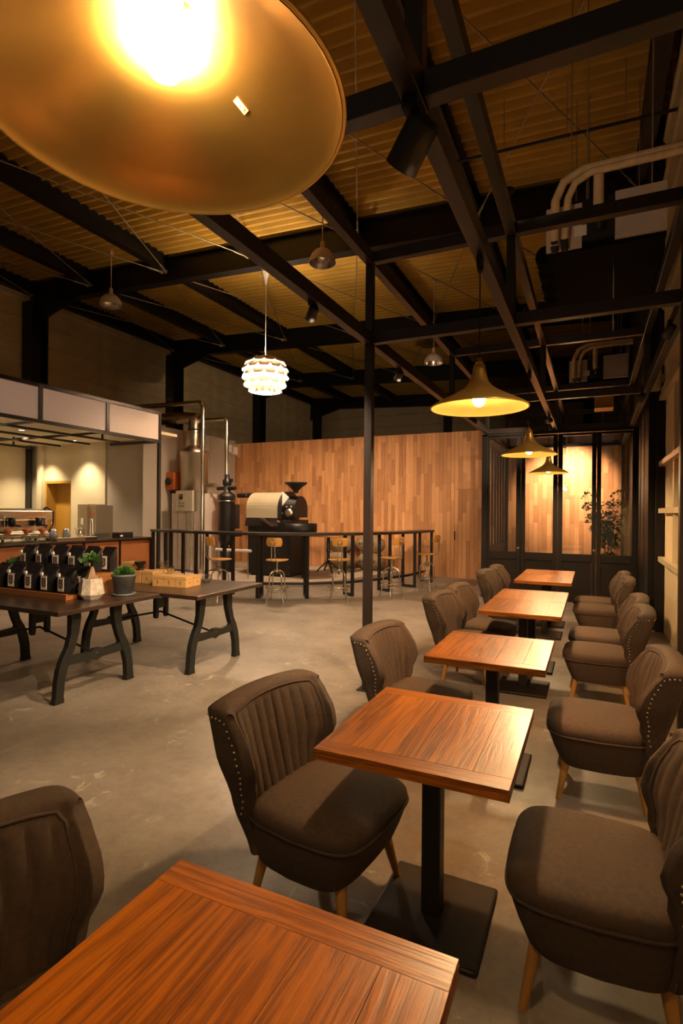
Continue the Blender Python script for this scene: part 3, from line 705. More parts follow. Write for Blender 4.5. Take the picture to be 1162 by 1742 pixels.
for i, (x, y, z, lb) in enumerate(HB):
    o = hb0 if i == 0 else copy_tree(hb0)
    o.location = (x, y, z-0.02); tag(o, lb, 'lamp', 'silver high bay lamps under the roof')
    o.scale = (0.78,)*3
    if i == 2: o.scale = (0.72,)*3
    cd_ = [c for c in o.children if c.name.startswith('cord')][0]; rs = [c for c in o.children if c.name.startswith('ceiling_rose')][0]
    if i == 2: cd_.scale = (1, 1, 1); 
    o.location.z = z-0.02
# long cords reaching the roof
    s = o.scale[0]; need = (zb(x)+0.57-o.location.z)/s
    k = (need-0.15)/1.05; cd_.scale = (1, 1, (need-0.15-0.50)/0.55); cd_.location = (0, 0, 0.50-0.50*cd_.scale[2]); rs.location = (0, 0, need-1.15)
# artichoke
AX, AY, AZ = -5.92, 9.05, 4.30
ar = empty('artichoke_lamp', (AX, AY, AZ), 'glowing white lamp of overlapping leaves hanging high above the stools', 'lamp')
ar.scale = (1.06, 1.06, 1.28)
MB().ball((0, 0, 0.02), 0.17, 20, 12).build('core', 'arti', ar)
lm = MB(); cols, rows_ = 4, 4; vs = []
for i in range(cols+1):
    for j in range(rows_+1):
        a = -1+2*i/cols; b = j/rows_; wd = 0.085*(1-0.25*b)
        zt = -0.26*b*b*0.25; vs.append((0.26*b*0.92, a*wd*(1 if j < rows_ else 0.72), zt+0.03*(1-a*a)*0+0.01))
fs = [(i*(rows_+1)+j, (i+1)*(rows_+1)+j, (i+1)*(rows_+1)+j+1, i*(rows_+1)+j+1) for i in range(cols) for j in range(rows_)]
lm.add(vs, fs, True); leaf = lm.mesh('leaf'); leaf.materials.append(M['leaf_w'])
first = None
for r, (el, rad, cnt) in enumerate([(62, .18, 10), (42, .22, 12), (22, .24, 12), (4, .25, 12), (-16, .24, 12), (-36, .21, 12), (-58, .15, 10)]):
    for k in range(cnt):
        t = 2*PI*(k+0.5*(r % 2))/cnt; e = math.radians(el)
        o = bpy.data.objects.new('leaf', leaf); COL.objects.link(o); o.parent = ar
        o.location = (rad*math.cos(e)*math.cos(t), rad*math.cos(e)*math.sin(t), rad*math.sin(e)*1.15+0.02)
        o.rotation_euler = (0, math.radians(28-el*0.42), t); o.scale = (1.0, 1.65, 1)
MB().tube([(0, 0, 0.24), (0, 0, (zb(AX)-0.2-AZ)/1.28)], 0.008, 6).build('cord', 'white', ar)
hz = (zb(AX)-0.013-AZ)/1.28-0.01
MB().lathe([(0.012, -0.26), (0.03, -0.18), (0.06, -0.08), (0.10, 0.0), (0.001, 0.01)], (0, 0, hz), 20).build('ceiling_rose', 'white', ar)

# ================================================================ BAR
ctr = empty('bar_counter', (-8.6, 5.7, 0), 'long coffee bar counter with dark top and orange-brown front', 'counter')
def cb(name, m, *a, bevel=0.0):
    o = MB().bb(*a).build(name, m, ctr, bevel=bevel); o.location = (8.6, -5.7, 0); return o
cb('worktop', 'dtop', -9.0, -8.16, 2.6, 8.42, 0.92, 0.955, bevel=0.003)
cb('carcass', 'dkpaint', -8.95, -8.24, 2.65, 8.36, 0.05, 0.92)
for k in range(7):
    y0 = 2.7+k*0.81; cb('front_panel', 'orange', -8.24, -8.215, y0+0.02, y0+0.79, 0.08, 0.90)
for k in range(8): y0 = 2.7+k*0.81; cb('upright', 'dkpaint', -8.24, -8.20, y0-0.02, y0+0.02, 0.0, 0.92)
cb('plinth', 'black', -8.9, -8.27, 2.65, 8.3, 0.0, 0.05)
cnp = empty('bar_canopy', (-8.05, 8.4, 0), 'dark framed canopy with white panels above the coffee bar', 'canopy')
def cn(name, m, *a, bevel=0.0):
    o = MB().bb(*a).build(name, m, cnp, bevel=bevel); o.location = (8.05, -8.4, 0); return o
CX = -8.05
cn('post', 'steel', CX-0.03, CX+0.03, 8.37, 8.43, 0.0, 3.52, bevel=0.003)
cn('rail', 'steel', CX-0.03, CX+0.03, 2.6, 8.37, 3.46, 3.52); cn('rail', 'steel', CX-0.03, CX+0.03, 2.6, 8.37, 2.88, 2.94)
for y in (3.13, 4.45, 5.77, 7.09): cn('stud', 'steel', CX-0.03, CX+0.03, y-0.035, y+0.035, 2.94, 3.46)
for a, b in ((3.165, 4.415), (4.485, 5.735), (5.805, 7.055), (7.125, 8.365)): cn('panel', 'panel', CX-0.008, CX+0.008, a, b, 2.945, 3.455)
for y in (8.40,): cn('rail', 'steel', -9.42, CX-0.03, y-0.03, y+0.03, 2.88, 2.94)
for y in (3.2, 4.5, 5.8, 7.1): cn('cross_bar', 'steel', -11.6, CX-0.03, y-0.025, y+0.025, 2.90, 2.94)
for x in (-8.75, -9.6, -10.5, -11.45): cn('long_bar', 'steel', x-0.03, x+0.03, 2.6, 8.0, 2.86, 2.90)
for x in (-8.75, -11.45): 
    for y in (3.5, 7.6): cn('hanger', 'steel', x-0.015, x+0.015, y-0.015, y+0.015, 2.90, 3.08)
DLAB = ['bar downlight above the left of the ochre door', 'bar downlight right of the ochre door by the cream wall', 'bar downlight nearest the canopy corner post', 'bar downlight close behind the middle white canopy panel',
        'bar downlight in the middle of the cream bar ceiling', 'bar downlight at the back left of the bar ceiling', 'bar downlight over the espresso machine', 'bar downlight at the far left edge of the bar ceiling']
for i, (x, y) in enumerate(DOWNS):
    d = empty('downlight', (x, y, 3.08), DLAB[i], 'lamp', 'downlights over the coffee bar')
    MB().lathe([(0.055, -0.012), (0.075, -0.012), (0.078, 0.0), (0.055, 0.0)], (0, 0, 0), 20).build('ring', 'white', d)
    MB().lathe([(0.001, -0.004), (0.054, -0.004), (0.054, 0.0)], (0, 0, 0), 20).build('lens', 'lens', d)

# espresso machine
em = empty('espresso_machine', (-8.85, 6.0, 0.955), 'chrome espresso machine at the left end of the bar', 'coffee machine')
MB().prismy([(-0.22, 0.08), (0.16, 0.08), (0.16, 0.14), (0.05, 0.16), (0.05, 0.36), (0.18, 0.40), (0.18, 0.52), (-0.10, 0.56), (-0.22, 0.50)], -0.48, 0.48).build('body', 'chrome', em, bevel=0.01)
MB().bb(-0.2, 0.24, -0.46, 0.46, 0.05, 0.09).build('drip_tray', 'stain', em)
for s in (-1, 1):
    MB().tube([(-0.2, s*0.49, 0.1), (0.05, s*0.49, 0.12), (0.17, s*0.49, 0.3), (0.18, s*0.49, 0.5), (0.0, s*0.49, 0.58), (-0.2, s*0.49, 0.5)], 0.018, 8).build('side_arch', 'black', em)
    for x in (-0.16, 0.16): MB().lathe([(0.02, 0.0), (0.025, 0.05)], (x, s*0.40, 0), 10).build('foot', 'black', em)
for y in (-0.24, 0.24):
    g = MB().lathe([(0.001, 0.27), (0.05, 0.27), (0.055, 0.36), (0.04, 0.40), (0.001, 0.40)], (0.14, y, 0), 16).build('group_head', 'black', em)
    MB().tube([(0.14, y, 0.285), (0.34, y+0.02, 0.265)], 0.014, 8).lathe([(0.001, 0.25), (0.04, 0.255), (0.042, 0.29), (0.001, 0.29)], (0.14, y, 0), 12).build('portafilter', 'black', g)
for y in (-0.42, 0.42): MB().tube([(0.16, y, 0.46), (0.22, y, 0.44), (0.24, y, 0.30), (0.22, y*0.96, 0.16)], 0.007, 6).build('steam_wand', 'chrome', em)
# drippers on servers in a dripper stand
XC = -8.34
tr = empty('dripper_tray', (XC, 5.74, 0.955), 'black low tray carrying three glass servers on the bar', 'tray')
MB().bb(-0.10, 0.10, -0.42, 0.42, 0.0, 0.014).build('board', 'black', tr, bevel=0.004); MB().bb(-0.06, 0.06, -0.4, 0.4, 0.014, 0.018).build('mat', 'dkpaint', tr)
dl = ['leftmost of the three glass servers with orange drippers', 'middle one of the three glass servers with orange drippers', 'rightmost of the three glass servers with orange drippers']
for i, y in enumerate((5.46, 5.76, 6.04)):
    d = empty('drip_server', (XC, y, 0.9735), dl[i], 'coffee server', 'glass servers on the bar')
    MB().lathe([(0.045, 0.0), (0.07, 0.03), (0.068, 0.07), (0.04, 0.105), (0.035, 0.12)], (0, 0, 0), 20).build('server', 'glassware', d)
    MB().tube([(0.0, 0.03, 0.11), (0.0, 0.09, 0.10), (0.0, 0.095, 0.05), (0.0, 0.066, 0.04)], 0.006, 6).build('handle', 'glassware', d)
    MB().lathe([(0.02, 0.12), (0.03, 0.14), (0.075, 0.205), (0.072, 0.205), (0.025, 0.14)], (0, 0, 0), 20).build('dripper', 'burner', d)
    MB().lathe([(0.001, 0.155), (0.05, 0.19), (0.001, 0.195)], (0, 0, 0), 16).build('coffee_bed', 'ink', d)
sh = empty('bar_scale', (XC, 6.62, 0.955), 'low silver counter stand beside the dark cups', 'stand')
MB().bb(-0.12, 0.12, -0.42, 0.42, 0.045, 0.06).build('top', 'stain', sh, bevel=0.003); MB().bb(-0.10, 0.10, -0.38, 0.38, 0.0, 0.045).build('body', 'stain', sh); MB().bb(0.10, 0.125, 0.2, 0.42, 0.0, 0.045).build('front_panel', 'black', sh)
for i, (y, lb) in enumerate(((6.25, 'left dark ribbed canister with a chrome lid on the bar'), (6.50, 'right dark ribbed canister with a chrome lid on the bar'))):
    c = empty('canister', (XC, y, 1.016), lb, 'canister', 'dark canisters on the bar')
    MB().lathe([(0.001, 0), (0.07, 0), (0.072, 0.02), (0.055, 0.12), (0.001, 0.12)], (0, 0, 0), 24).build('body', 'zinc', c)
    MB().lathe([(0.054, 0.121), (0.045, 0.145), (0.015, 0.16), (0.001, 0.165)], (0, 0, 0), 20).build('lid', 'chrome', c)
k = empty('kettle', (XC, 6.78, 1.016), 'small chrome pouring kettle beside the canisters', 'kettle')
MB().lathe([(0.001, 0), (0.055, 0), (0.05, 0.08), (0.035, 0.14), (0.03, 0.15), (0.012, 0.165), (0.001, 0.175)], (0, 0, 0), 20).build('body', 'chrome', k)
MB().tube([(0, -0.05, 0.03), (0, -0.09, 0.06), (0, -0.08, 0.12), (0, -0.11, 0.15)], 0.006, 6).build('spout', 'chrome', k); MB().tube([(0, 0.035, 0.13), (0, 0.09, 0.12), (0, 0.08, 0.03), (0, 0.05, 0.02)], 0.006, 6).build('handle', 'black', k)
ic = empty('ice_machine', (-9.86, 8.40, 0), 'tall stainless steel cabinet machine behind the bar', 'appliance')
ic.scale = (0.62, 0.8, 1)
MB().bb(-0.42, 0.10, -0.3, 0.3, 0.05, 1.62).build('body', 'stain', ic, bevel=0.008)
MB().bb(-0.40, 0.08, -0.32, -0.3, 0.7, 1.58).build('door', 'stain', ic, bevel=0.004); MB().bb(-0.22, -0.12, -0.325, -0.32, 1.18, 1.32).build('notice', 'card', ic)
MB().bb(0.1, 0.42, -0.26, 0.3, 0.05, 1.60).build('side_unit', 'stain', ic, bevel=0.005)
MB().bb(0.14, 0.28, -0.27, -0.26, 1.36, 1.42).build('sticker', 'red', ic); MB().bb(0.14, 0.24, -0.27, -0.26, 1.48, 1.54).build('sticker', 'ochre', ic)
MB().tube([(0.2, -0.3, 0.95), (0.2, -0.3, 1.2), (0.24, -0.32, 1.3), (0.32, -0.32, 1.3), (0.35, -0.32, 1.2), (0.35, -0.32, 0.95)], 0.012, 6).build('hose', 'white', ic)
MB().bb(-0.38, 0.38, -0.26, 0.26, 0, 0.05).build('plinth', 'black', ic)
# glasses and black box on the bar end
gl = 0
for i in range(4):
    for j in range(2):
        g = MB().lathe([(0.001, 0.002), (0.030, 0.0), (0.038, 0.10), (0.036, 0.10), (0.028, 0.006)], (0, 0, 0), 14).build('tumbler', 'glassware', loc=(-8.40-0.10*j, 7.22+0.095*i, 0.956)) if gl == 0 else inst(g0, None, (-8.40-0.10*j, 7.22+0.095*i, 0.956))
        if gl == 0: g0 = g
        gl += 1; tag(g, 'clear drinking glass standing in the cluster at the right end of the bar', 'glass', 'drinking glasses on the bar end')
bx = empty('card_reader_box', (-8.4, 7.80, 0.955), 'black box with silver lid on the far right end of the bar', 'box')
MB().bb(-0.1, 0.1, -0.17, 0.17, 0, 0.10).build('body', 'black', bx, bevel=0.004); MB().bb(-0.1, 0.1, -0.17, 0.17, 0.101, 0.113).build('lid', 'chrome', bx); MB().bb(0.1, 0.103, -0.15, -0.09, 0.03, 0.06).build('tag', 'card', bx)

# ================================================================ STANDING BAR TABLE AND STOOLS
PL = [(-7.85, 8.05), (-7.2, 7.84), (-6.5, 7.72), (-5.85, 7.70), (-5.22, 7.80), (-4.46, 8.18), (-3.86, 8.76), (-3.46, 9.60), (-3.22, 10.40), (-3.14, 11.35)]
rt = empty('standing_table', (-5.2, 7.8, 0), 'long curved black standing table around the roasting platform', 'table')
def off(i, d):
    a = Vector(PL[max(i-1, 0)]); b = Vector(PL[min(i+1, len(PL)-1)]); t = (b-a).normalized(); nn = Vector((-t.y, t.x)); p = Vector(PL[i])+nn*d; return p
m = MB()
outer = [off(i, -0.06) for i in range(len(PL))]; inner = [off(i, 0.32) for i in range(len(PL))]
poly = outer+inner[::-1]
HT = 1.13
vs = [(p.x, p.y, HT-0.045) for p in outer]+[(p.x, p.y, HT-0.045) for p in inner]+[(p.x, p.y, HT) for p in outer]+[(p.x, p.y, HT) for p in inner]; n = len(PL); fs = []
for i in range(n-1):
    fs += [(i, i+1, n+i+1, n+i), (2*n+i, 3*n+i, 3*n+i+1, 2*n+i+1), (i, 2*n+i, 2*n+i+1, i+1), (n+i, n+i+1, 3*n+i+1, 3*n+i)]
fs += [(0, n, 3*n, 2*n), (n-1, 2*n-1, 4*n-1, 3*n-1)]
o = MB().add(vs, fs).build('tabletop', 'steel', rt); o.location = (5.2, -7.8, 0)
for i in range(n):
    a, b = off(i, 0.0), off(i, 0.27); lg = MB(); wv = 0.05
    lg.bar((a.x, a.y, 0.0), (a.x, a.y, HT-0.045), wv, wv).bar((b.x, b.y, 0.0), (b.x, b.y, HT-0.045), wv, wv)
    lg.bar((a.x, a.y, 0.025), (b.x, b.y, 0.025), wv, 0.05)
    o = lg.build('leg_frame', 'black', rt); o.location = (5.2, -7.8, 0)
for i in range(n-1):
    a, b = off(i, 0.14), off(i+1, 0.14)
    o = MB().bar((a.x, a.y, 0.235), (b.x, b.y, 0.235), 0.03, 0.045).build('foot_rail', 'black', rt); o.location = (5.2, -7.8, 0)
def make_stool():
    root = empty('bar_stool', (0, 0, 0), 'x', 'stool')
    # wooden seat, front +x
    rings = []
    for z, s in ((0.688, 0.90), (0.692, 0.97), (0.700, 1.0), (0.708, 0.97), (0.704, 0.6), (0.700, 0.1)):
        rings.append([(0.175*s*math.copysign(abs(math.cos(t))**0.75, math.cos(t)), 0.185*s*math.copysign(abs(math.sin(t))**0.75, math.sin(t)), z) for t in [2*PI*k/32 for k in range(32)]])
    MB().loft(rings).build('seat', 'seatw', root)
    MB().lathe([(0.001, 0.687), (0.10, 0.687), (0.10, 0.675), (0.03, 0.668), (0.016, 0.66), (0.014, 0.45), (0.001, 0.45)], (0, 0, 0), 16).build('screw_post', 'chrome', root)
    MB().lathe([(0.001, 0.545), (0.035, 0.545), (0.04, 0.52), (0.035, 0.49), (0.001, 0.49)], (0, 0, 0), 16).build('hub', 'chrome', root)
    for k in range(4):
        t = PI/4+k*PI/2; c, s = math.cos(t), math.sin(t)
        pts = [(0.03, .525), (0.07, .515), (0.11, .49), (0.135, .45), (0.142, .40), (0.146, .30), (0.155, .20), (0.18, .10), (0.205, .0)]
        MB().tube([(r*c, r*s, z) for r, z in pts], 0.011, 8).build('leg', 'chrome', root)
    for z, r in ((0.245, 0.185), (0.185, 0.150)):
        MB().tube([(r*math.cos(2*PI*k/24), r*math.sin(2*PI*k/24), z) for k in range(25)], 0.008, 6, False).build('foot_ring', 'chrome', root)
    bk = MB(); rings = []
    for j in range(9):
        v = j/8; z = 0.93+0.145*v; hw = 0.135*(1-abs(2*v-1)**3*0.22); ring = []
        for i in range(13):
            u = -1+2*i/12; ring.append((-0.225+0.05*u*u-0.02*v, u*hw, z))
        ring2 = [(x-0.010, y, z) for x, y, z in ring][::-1]; rings.append(ring+ring2)
    bk.loft(rings).build('backrest', 'seatw', root)
    for s in (-1, 1): MB().tube([(-0.10, s*0.03, 0.68), (-0.20, s*0.032, 0.70), (-0.245, s*0.030, 0.76), (-0.262, s*0.025, 0.99)], 0.007, 6).build('back_rod', 'chrome', root)
    MB().tube([(-0.258, -0.035, 0.965), (-0.268, -0.035, 1.03), (-0.268, -0.015, 1.05), (-0.268, 0.015, 1.05), (-0.268, 0.035, 1.03), (-0.258, 0.035, 0.965), (-0.258, -0.035, 0.965)], 0.006, 6).build('bracket', 'chrome', root)
    return root
s0 = make_stool()
ST = [(-5.62, 7.28, 70, 'leftmost wooden bar stool, beside the metal pipe'), (-4.72, 7.62, 95+12, 'wooden bar stool in front of the black roasting machine'),
      (-3.86, 8.20, 118, 'wooden bar stool left of the tall steel post'), (-3.22, 9.02, 150, 'wooden bar stool right of the tall steel post'), (-2.92, 10.22, 170, 'rightmost wooden bar stool at the end of the standing table')]
for i, (x, y, r, lb) in enumerate(ST):
    o = s0 if i == 0 else copy_tree(s0)
    o.location = (x, y, 0); o.rotation_euler = (0, 0, math.radians(r)); tag(o, lb, 'stool', 'bar stools along the standing table')

# ================================================================ ROASTING MACHINES
PZ = 0.101
ro = empty('coffee_roaster', (-6.3, 10.1, PZ), 'black and silver drum coffee roaster with hopper on the platform', 'machine')
def rp_(name, m, mb, bevel=0.0):
    o = mb.build(name, m, ro, bevel=bevel); o.location = (6.3, -10.1, -PZ); return o
rp_('cabinet', 'black', MB().bb(-6.86, -5.78, 9.85, 10.65, PZ+0.04, 1.32), 0.01)
rp_('cabinet_foot', 'black', MB().bb(-6.8, -5.84, 9.9, 10.6, PZ, PZ+0.04))
pf = [(-0.36, 1.34)]+[(0.36*math.cos(PI-PI*k/16)*1.0, 1.56+0.36*math.sin(PI*k/16)) for k in range(17)]+[(0.36, 1.34)]
rp_('drum_housing', 'drum', MB().prismx([(10.2+y, z) for y, z in pf], -6.90, -6.10))
rp_('sloped_panel', 'dkpaint', MB().prismx([(9.78, 1.18), (9.84, 1.36), (10.6, 1.36), (10.6, 1.18)], -6.90, -6.05))
rp_('front_plate', 'black', MB().prismx([(10.2+y*1.08, 1.55+(z-1.55)*1.05) for y, z in pf], -6.08, -5.98))
rp_('bearing_housing', 'black', MB().prismx([(10.2+y*0.8, 1.5+(z-1.5)*0.8) for y, z in pf], -5.98, -5.72))
rp_('control_strip', 'chrome', MB().prismy([(-6.52, 1.36), (-6.42, 1.36), (-6.12, 1.19), (-6.2, 1.17)], 9.765, 9.785))
rp_('gauge_plate', 'card', MB().prismy([(-5.96, 1.92), (-5.80, 1.80), (-5.96, 1.62)], 9.80, 9.82))
rp_('door_window', 'stain', MB().lathe([(0.001, 0.0), (0.09, 0.0), (0.095, 0.02), (0.001, 0.02)], (-5.82, 9.86, 1.47), 16, True, Matrix.Rotation(PI/2, 4, 'X')))
for x, z in ((-5.98, 1.46), (-5.87, 1.60), (-5.76, 1.60), (-5.9, 1.74)): rp_('knob', 'chrome', MB().ball((x, 9.84, z), 0.022, 8, 6))
rp_('lever', 'leg', MB().tube([(-6.02, 9.8, 1.28), (-6.02, 9.72, 1.30)], 0.018, 8))
rp_('hopper', 'black', MB().lathe([(0.05, 1.90), (0.06, 1.95), (0.13, 2.02), (0.24, 2.10), (0.25, 2.13), (0.235, 2.13), (0.12, 2.035), (0.04, 1.96)], (-5.80, 10.1, 0), 32))
rp_('cooling_tray', 'dkpaint', MB().lathe([(0.001, 1.06), (0.33, 1.06), (0.34, 1.10), (0.34, 1.25), (0.32, 1.25), (0.32, 1.16), (0.001, 1.15)], (-5.58, 9.95, 0), 40))
rp_('tray_leg', 'black', MB().tube([(-5.5, 9.95, 1.06), (-5.5, 9.95, PZ)], 0.05, 12))
rp_('emergency_stop', 'red', MB().box((-6.57, 9.84, 0.80), (0.075, 0.02, 0.09)).ball((-6.57, 9.82, 0.80), 0.025)); rp_('switch', 'card', MB().box((-6.57, 9.84, 0.97), (0.03, 0.02, 0.08)))
rp_('exhaust_duct', 'black', MB().tube([(-7.45, 10.3, 1.86), (-6.6, 10.3, 1.88), (-6.45, 10.3, 1.86)], 0.055, 14))
for x in (-7.2, -6.9): rp_('duct_clamp', 'chrome', MB().tube([(x, 10.3, 1.865), (x+0.02, 10.3, 1.866)], 0.060, 14))
# cyclone
cy = empty('cyclone', (-7.62, 10.1, PZ), 'tall black cyclone cylinder between the chrome pipe and the roaster', 'machine')
MB().lathe([(0.001, 0.62), (0.14, 0.62), (0.19, 0.75), (0.19, 1.70), (0.20, 1.72), (0.20, 1.75), (0.12, 1.82), (0.08, 1.84), (0.08, 1.98), (0.001, 1.98)], (0, 0, 0), 28).build('body', 'black', cy)
MB().lathe([(0.20, 1.62), (0.20, 1.64), (0.192, 1.64)], (0, 0, 0), 28).build('ring', 'chrome', cy)
MB().tube([(-0.25, -0.02, 1.92), (0.26, -0.02, 1.92)], 0.045, 12).build('side_pipe', 'black', cy)
MB().lathe([(0.07, 1.98), (0.10, 2.0), (0.10, 2.10), (0.06, 2.14), (0.06, 2.24), (0.001, 2.24)], (0, 0, 0), 16).box((0.10, 0, 2.10), (0.08, 0.08, 0.08)).build('fan_motor', 'black', cy)
MB().bb(0.18, 0.30, -0.08, 0.08, 1.0, 1.55).bb(0.18, 0.36, -0.1, 0.1, 0.82, 0.95).build('terminal_box', 'black', cy)
for k in range(3): t = 2*PI*k/3; MB().bar((0.12*math.cos(t), 0.12*math.sin(t), 0.0), (0.12*math.cos(t), 0.12*math.sin(t), 0.66), 0.04).build('leg', 'black', cy)
MB().lathe([(0.001, 0.02), (0.13, 0.02), (0.13, 0.55), (0.001, 0.58)], (0, 0, 0), 20).build('ash_bin', 'black', cy)
# smoke filter
sf = empty('smoke_filter', (-8.5, 10.0, PZ), 'large stainless smoke filter drum with conical top', 'machine')
MB().lathe([(0.001, 1.82), (0.32, 1.82), (0.325, 2.74), (0.34, 2.76), (0.13, 2.92), (0.001, 2.92)], (0, 0, 0), 40).build('drum', 'stain', sf)
MB().bb(-0.45, 0.45, -0.25, 0.35, 0.02, 1.80).build('cabinet', 'acbox', sf, bevel=0.01)
for x in (-0.25, 0.0, 0.22): MB().bb(x-0.006, x+0.006, -0.262, -0.25, 0.05, 1.75).build('seam', 'stain', sf)
MB().tube([(0.30, 0, 1.98), (0.62, 0, 1.98)], 0.06, 14).build('outlet', 'stain', sf)
MB().tube([(0, 0, 2.92), (0, 0, 3.30), (0, -0.01, 3.60)], 0.135, 20, True, [0.135, 0.14, 0.13]).build('foil_duct', 'foil', sf)
MB().tube([(0.12, 0, 3.55), (-0.3, 0, 3.60), (-1.2, -0.1, 3.60), (-2.0, -0.2, 3.60)], 0.14, 18).build('foil_duct', 'foil', sf)
MB().tube([(0, 0, 3.28), (0, 0, 3.31)], 0.15, 20).build('clamp', 'black', sf)
bu = empty('gas_burner', (-9.0, 9.85, 1.98), 'orange gas burner unit mounted beside the smoke filter drum', 'machine')
MB().bb(-0.22, 0.16, -0.14, 0.12, 0.0, 0.42).build('housing', 'burner', bu, bevel=0.03); MB().lathe([(0.001, 0), (0.09, 0), (0.09, 0.03), (0.04, 0.05), (0.001, 0.05)], (0.0, -0.14, 0.2), 20, True, Matrix.Rotation(PI/2, 4, 'X')).build('fan_cover', 'black', bu)
MB().tube([(-0.35, 0.02, -0.06), (0.2, 0.02, -0.05)], 0.025, 8).tube([(0, 0, -0.05), (0, 0, 0.02)], 0.02, 8).build('gas_pipe', 'black', bu)
cbx = empty('control_box', (-8.36, 9.60, 1.49), 'pale grey wall control box with display and six buttons', 'control box')
MB().bb(-0.24, 0.24, -0.10, 0.049, 0.0, 0.46).build('housing', 'ctrl', cbx, bevel=0.006)
MB().bb(-0.13, -0.03, -0.108, -0.10, 0.27, 0.38).build('display', 'black', cbx); MB().bb(-0.12, -0.04, -0.110, -0.108, 0.33, 0.36).build('readout', 'red', cbx)
for j in range(2):
    for i in range(3): MB().box((-0.13+i*0.065, -0.105, 0.11+0.07*j), (0.022, 0.012, 0.022)).build('button', 'ink', cbx)
for i, dx in enumerate((0.14, 0.19)):
    MB().tube([(dx, -0.02, 0.0), (dx, -0.02, -1.2), (dx+0.02, -0.05, -1.33), (dx+0.16, -0.06, -1.365), (dx+0.4, -0.06, -1.37)], 0.018, 8).build('conduit', 'chrome', cbx)
cp = empty('exhaust_pipe', (-7.88, 9.55, PZ), 'slim chrome exhaust pipe rising in front of the smoke filter', 'pipe')
MB().tube([(0, 0, 0.0), (0, 0, 3.72), (-0.03, 0.0, 3.80), (-0.10, 0, 3.82), (-2.2, 0, 3.86)], 0.052, 14).build('tube', 'chrome', cp)
for z in (1.0, 1.9, 2.7, 3.5): MB().tube([(0, 0, z), (0, 0, z+0.025)], 0.058, 14).build('joint', 'chrome', cp)
cp2 = empty('vent_pipe', (-7.64, 10.1, 2.37), 'thin chrome vent pipe rising above the black cyclone', 'pipe')
MB().tube([(0, 0, -0.02), (0, 0, 1.18), (-0.03, 0, 1.24), (-0.1, 0, 1.25), (-2.4, 0, 1.27)], 0.045, 14).build('tube', 'chrome', cp2)
for z in (0.4, 1.0): MB().tube([(0, 0, z), (0, 0, z+0.02)], 0.05, 12).build('joint', 'chrome', cp2)
tb = empty('steel_rail', (-6.88, 9.35, PZ), 'pale steel tube on a stand behind the leftmost stool', 'pipe')
MB().tube([(-0.45, 0, 0.57), (0.45, 0, 0.57)], 0.03, 12).build('tube', 'white', tb)
for x in (-0.35, 0.38): MB().tube([(x, 0, 0.545), (x, 0, 0.0)], 0.015, 8).build('leg', 'chrome', tb)
# wall speakers
for i, (y, z, lb) in enumerate(((12.02, 3.10, 'left pale square box on the grey wall top'), (12.30, 3.06, 'right pale square box on the grey wall top beside the timber wall'))):
    w_ = empty('wall_box', (-9.08, y, z), lb, 'box', 'pale boxes on the grey wall')
    MB().bb(0.0, 0.08, -0.12, 0.12, 0, 0.24).build('housing', 'ctrl', w_, bevel=0.01); MB().bb(0.08, 0.086, -0.09, 0.09, 0.03, 0.21).build('grille', 'white', w_)
# bistro table
bt = empty('bistro_table', (-5.55, 11.2, PZ), 'small dark iron-legged table behind the roaster', 'table')
MB().bb(-0.35, 0.38, -0.3, 0.3, 0.82, 0.85).build('tabletop', 'shelfw', bt, bevel=0.004)
MB().tube([(0, 0, 0.82), (0, 0, 0.2)], 0.035, 12).lathe([(0.035, 0.55), (0.055, 0.5), (0.035, 0.45)], (0, 0, 0), 12).build('column', 'iron', bt)
for k in range(4): t = PI/4+k*PI/2; MB().tube([(0.02*math.cos(t), 0.02*math.sin(t), 0.25), (0.14*math.cos(t), 0.14*math.sin(t), 0.16), (0.24*math.cos(t), 0.24*math.sin(t), 0.07), (0.28*math.cos(t), 0.28*math.sin(t), 0.015)], 0.018, 8).build('leg', 'iron', bt)
# burlap sacks
def sack(seed):
    r = random.Random(seed); rings = []
    for j in range(9):
        v = j/8; z = 0.42*v; s = (math.sin(PI*min(max(v, 0.05), 0.97))**0.35)
        rings.append([((0.36*s+r.uniform(-.012, .012))*math.copysign(abs(math.cos(t))**0.7, math.cos(t)), (0.22*s+r.uniform(-.01, .01))*math.copysign(abs(math.sin(t))**0.7, math.sin(t)), z) for t in [2*PI*k/20 for k in range(20)]])
    return MB().loft(rings)
SK = [(-5.68, 12.1, 0, 'lower left burlap coffee sack'), (-4.84, 12.1, 0, 'lower right burlap coffee sack'), (-5.66, 12.1, 1, 'upper left burlap coffee sack, beside the iron table'), (-4.86, 12.1, 1, 'upper right burlap coffee sack on the stack')]
for i, (x, y, l, lb) in enumerate(SK):
    r = empty('burlap_sack', (x, y, PZ+0.425*l), lb+' against the timber wall', 'sack', 'burlap sacks by the timber wall')
    sack(i).build('body', 'burlap', r); k = MB()
    for q in range(7): k.box((-0.2+q*0.06, -0.221, 0.22), (0.035, 0.006, 0.05))
    for q in range(5): k.box((-0.14+q*0.06, -0.221, 0.14), (0.03, 0.006, 0.025))
    tag(k.build('printed_mark', 'ink', r), kind='stuff')
    MB().tube([(-0.34, 0.0, 0.22), (-0.37, 0.01, 0.24), (-0.39, 0.0, 0.22)], 0.02, 6).build('tied_ear', 'burlap', r)

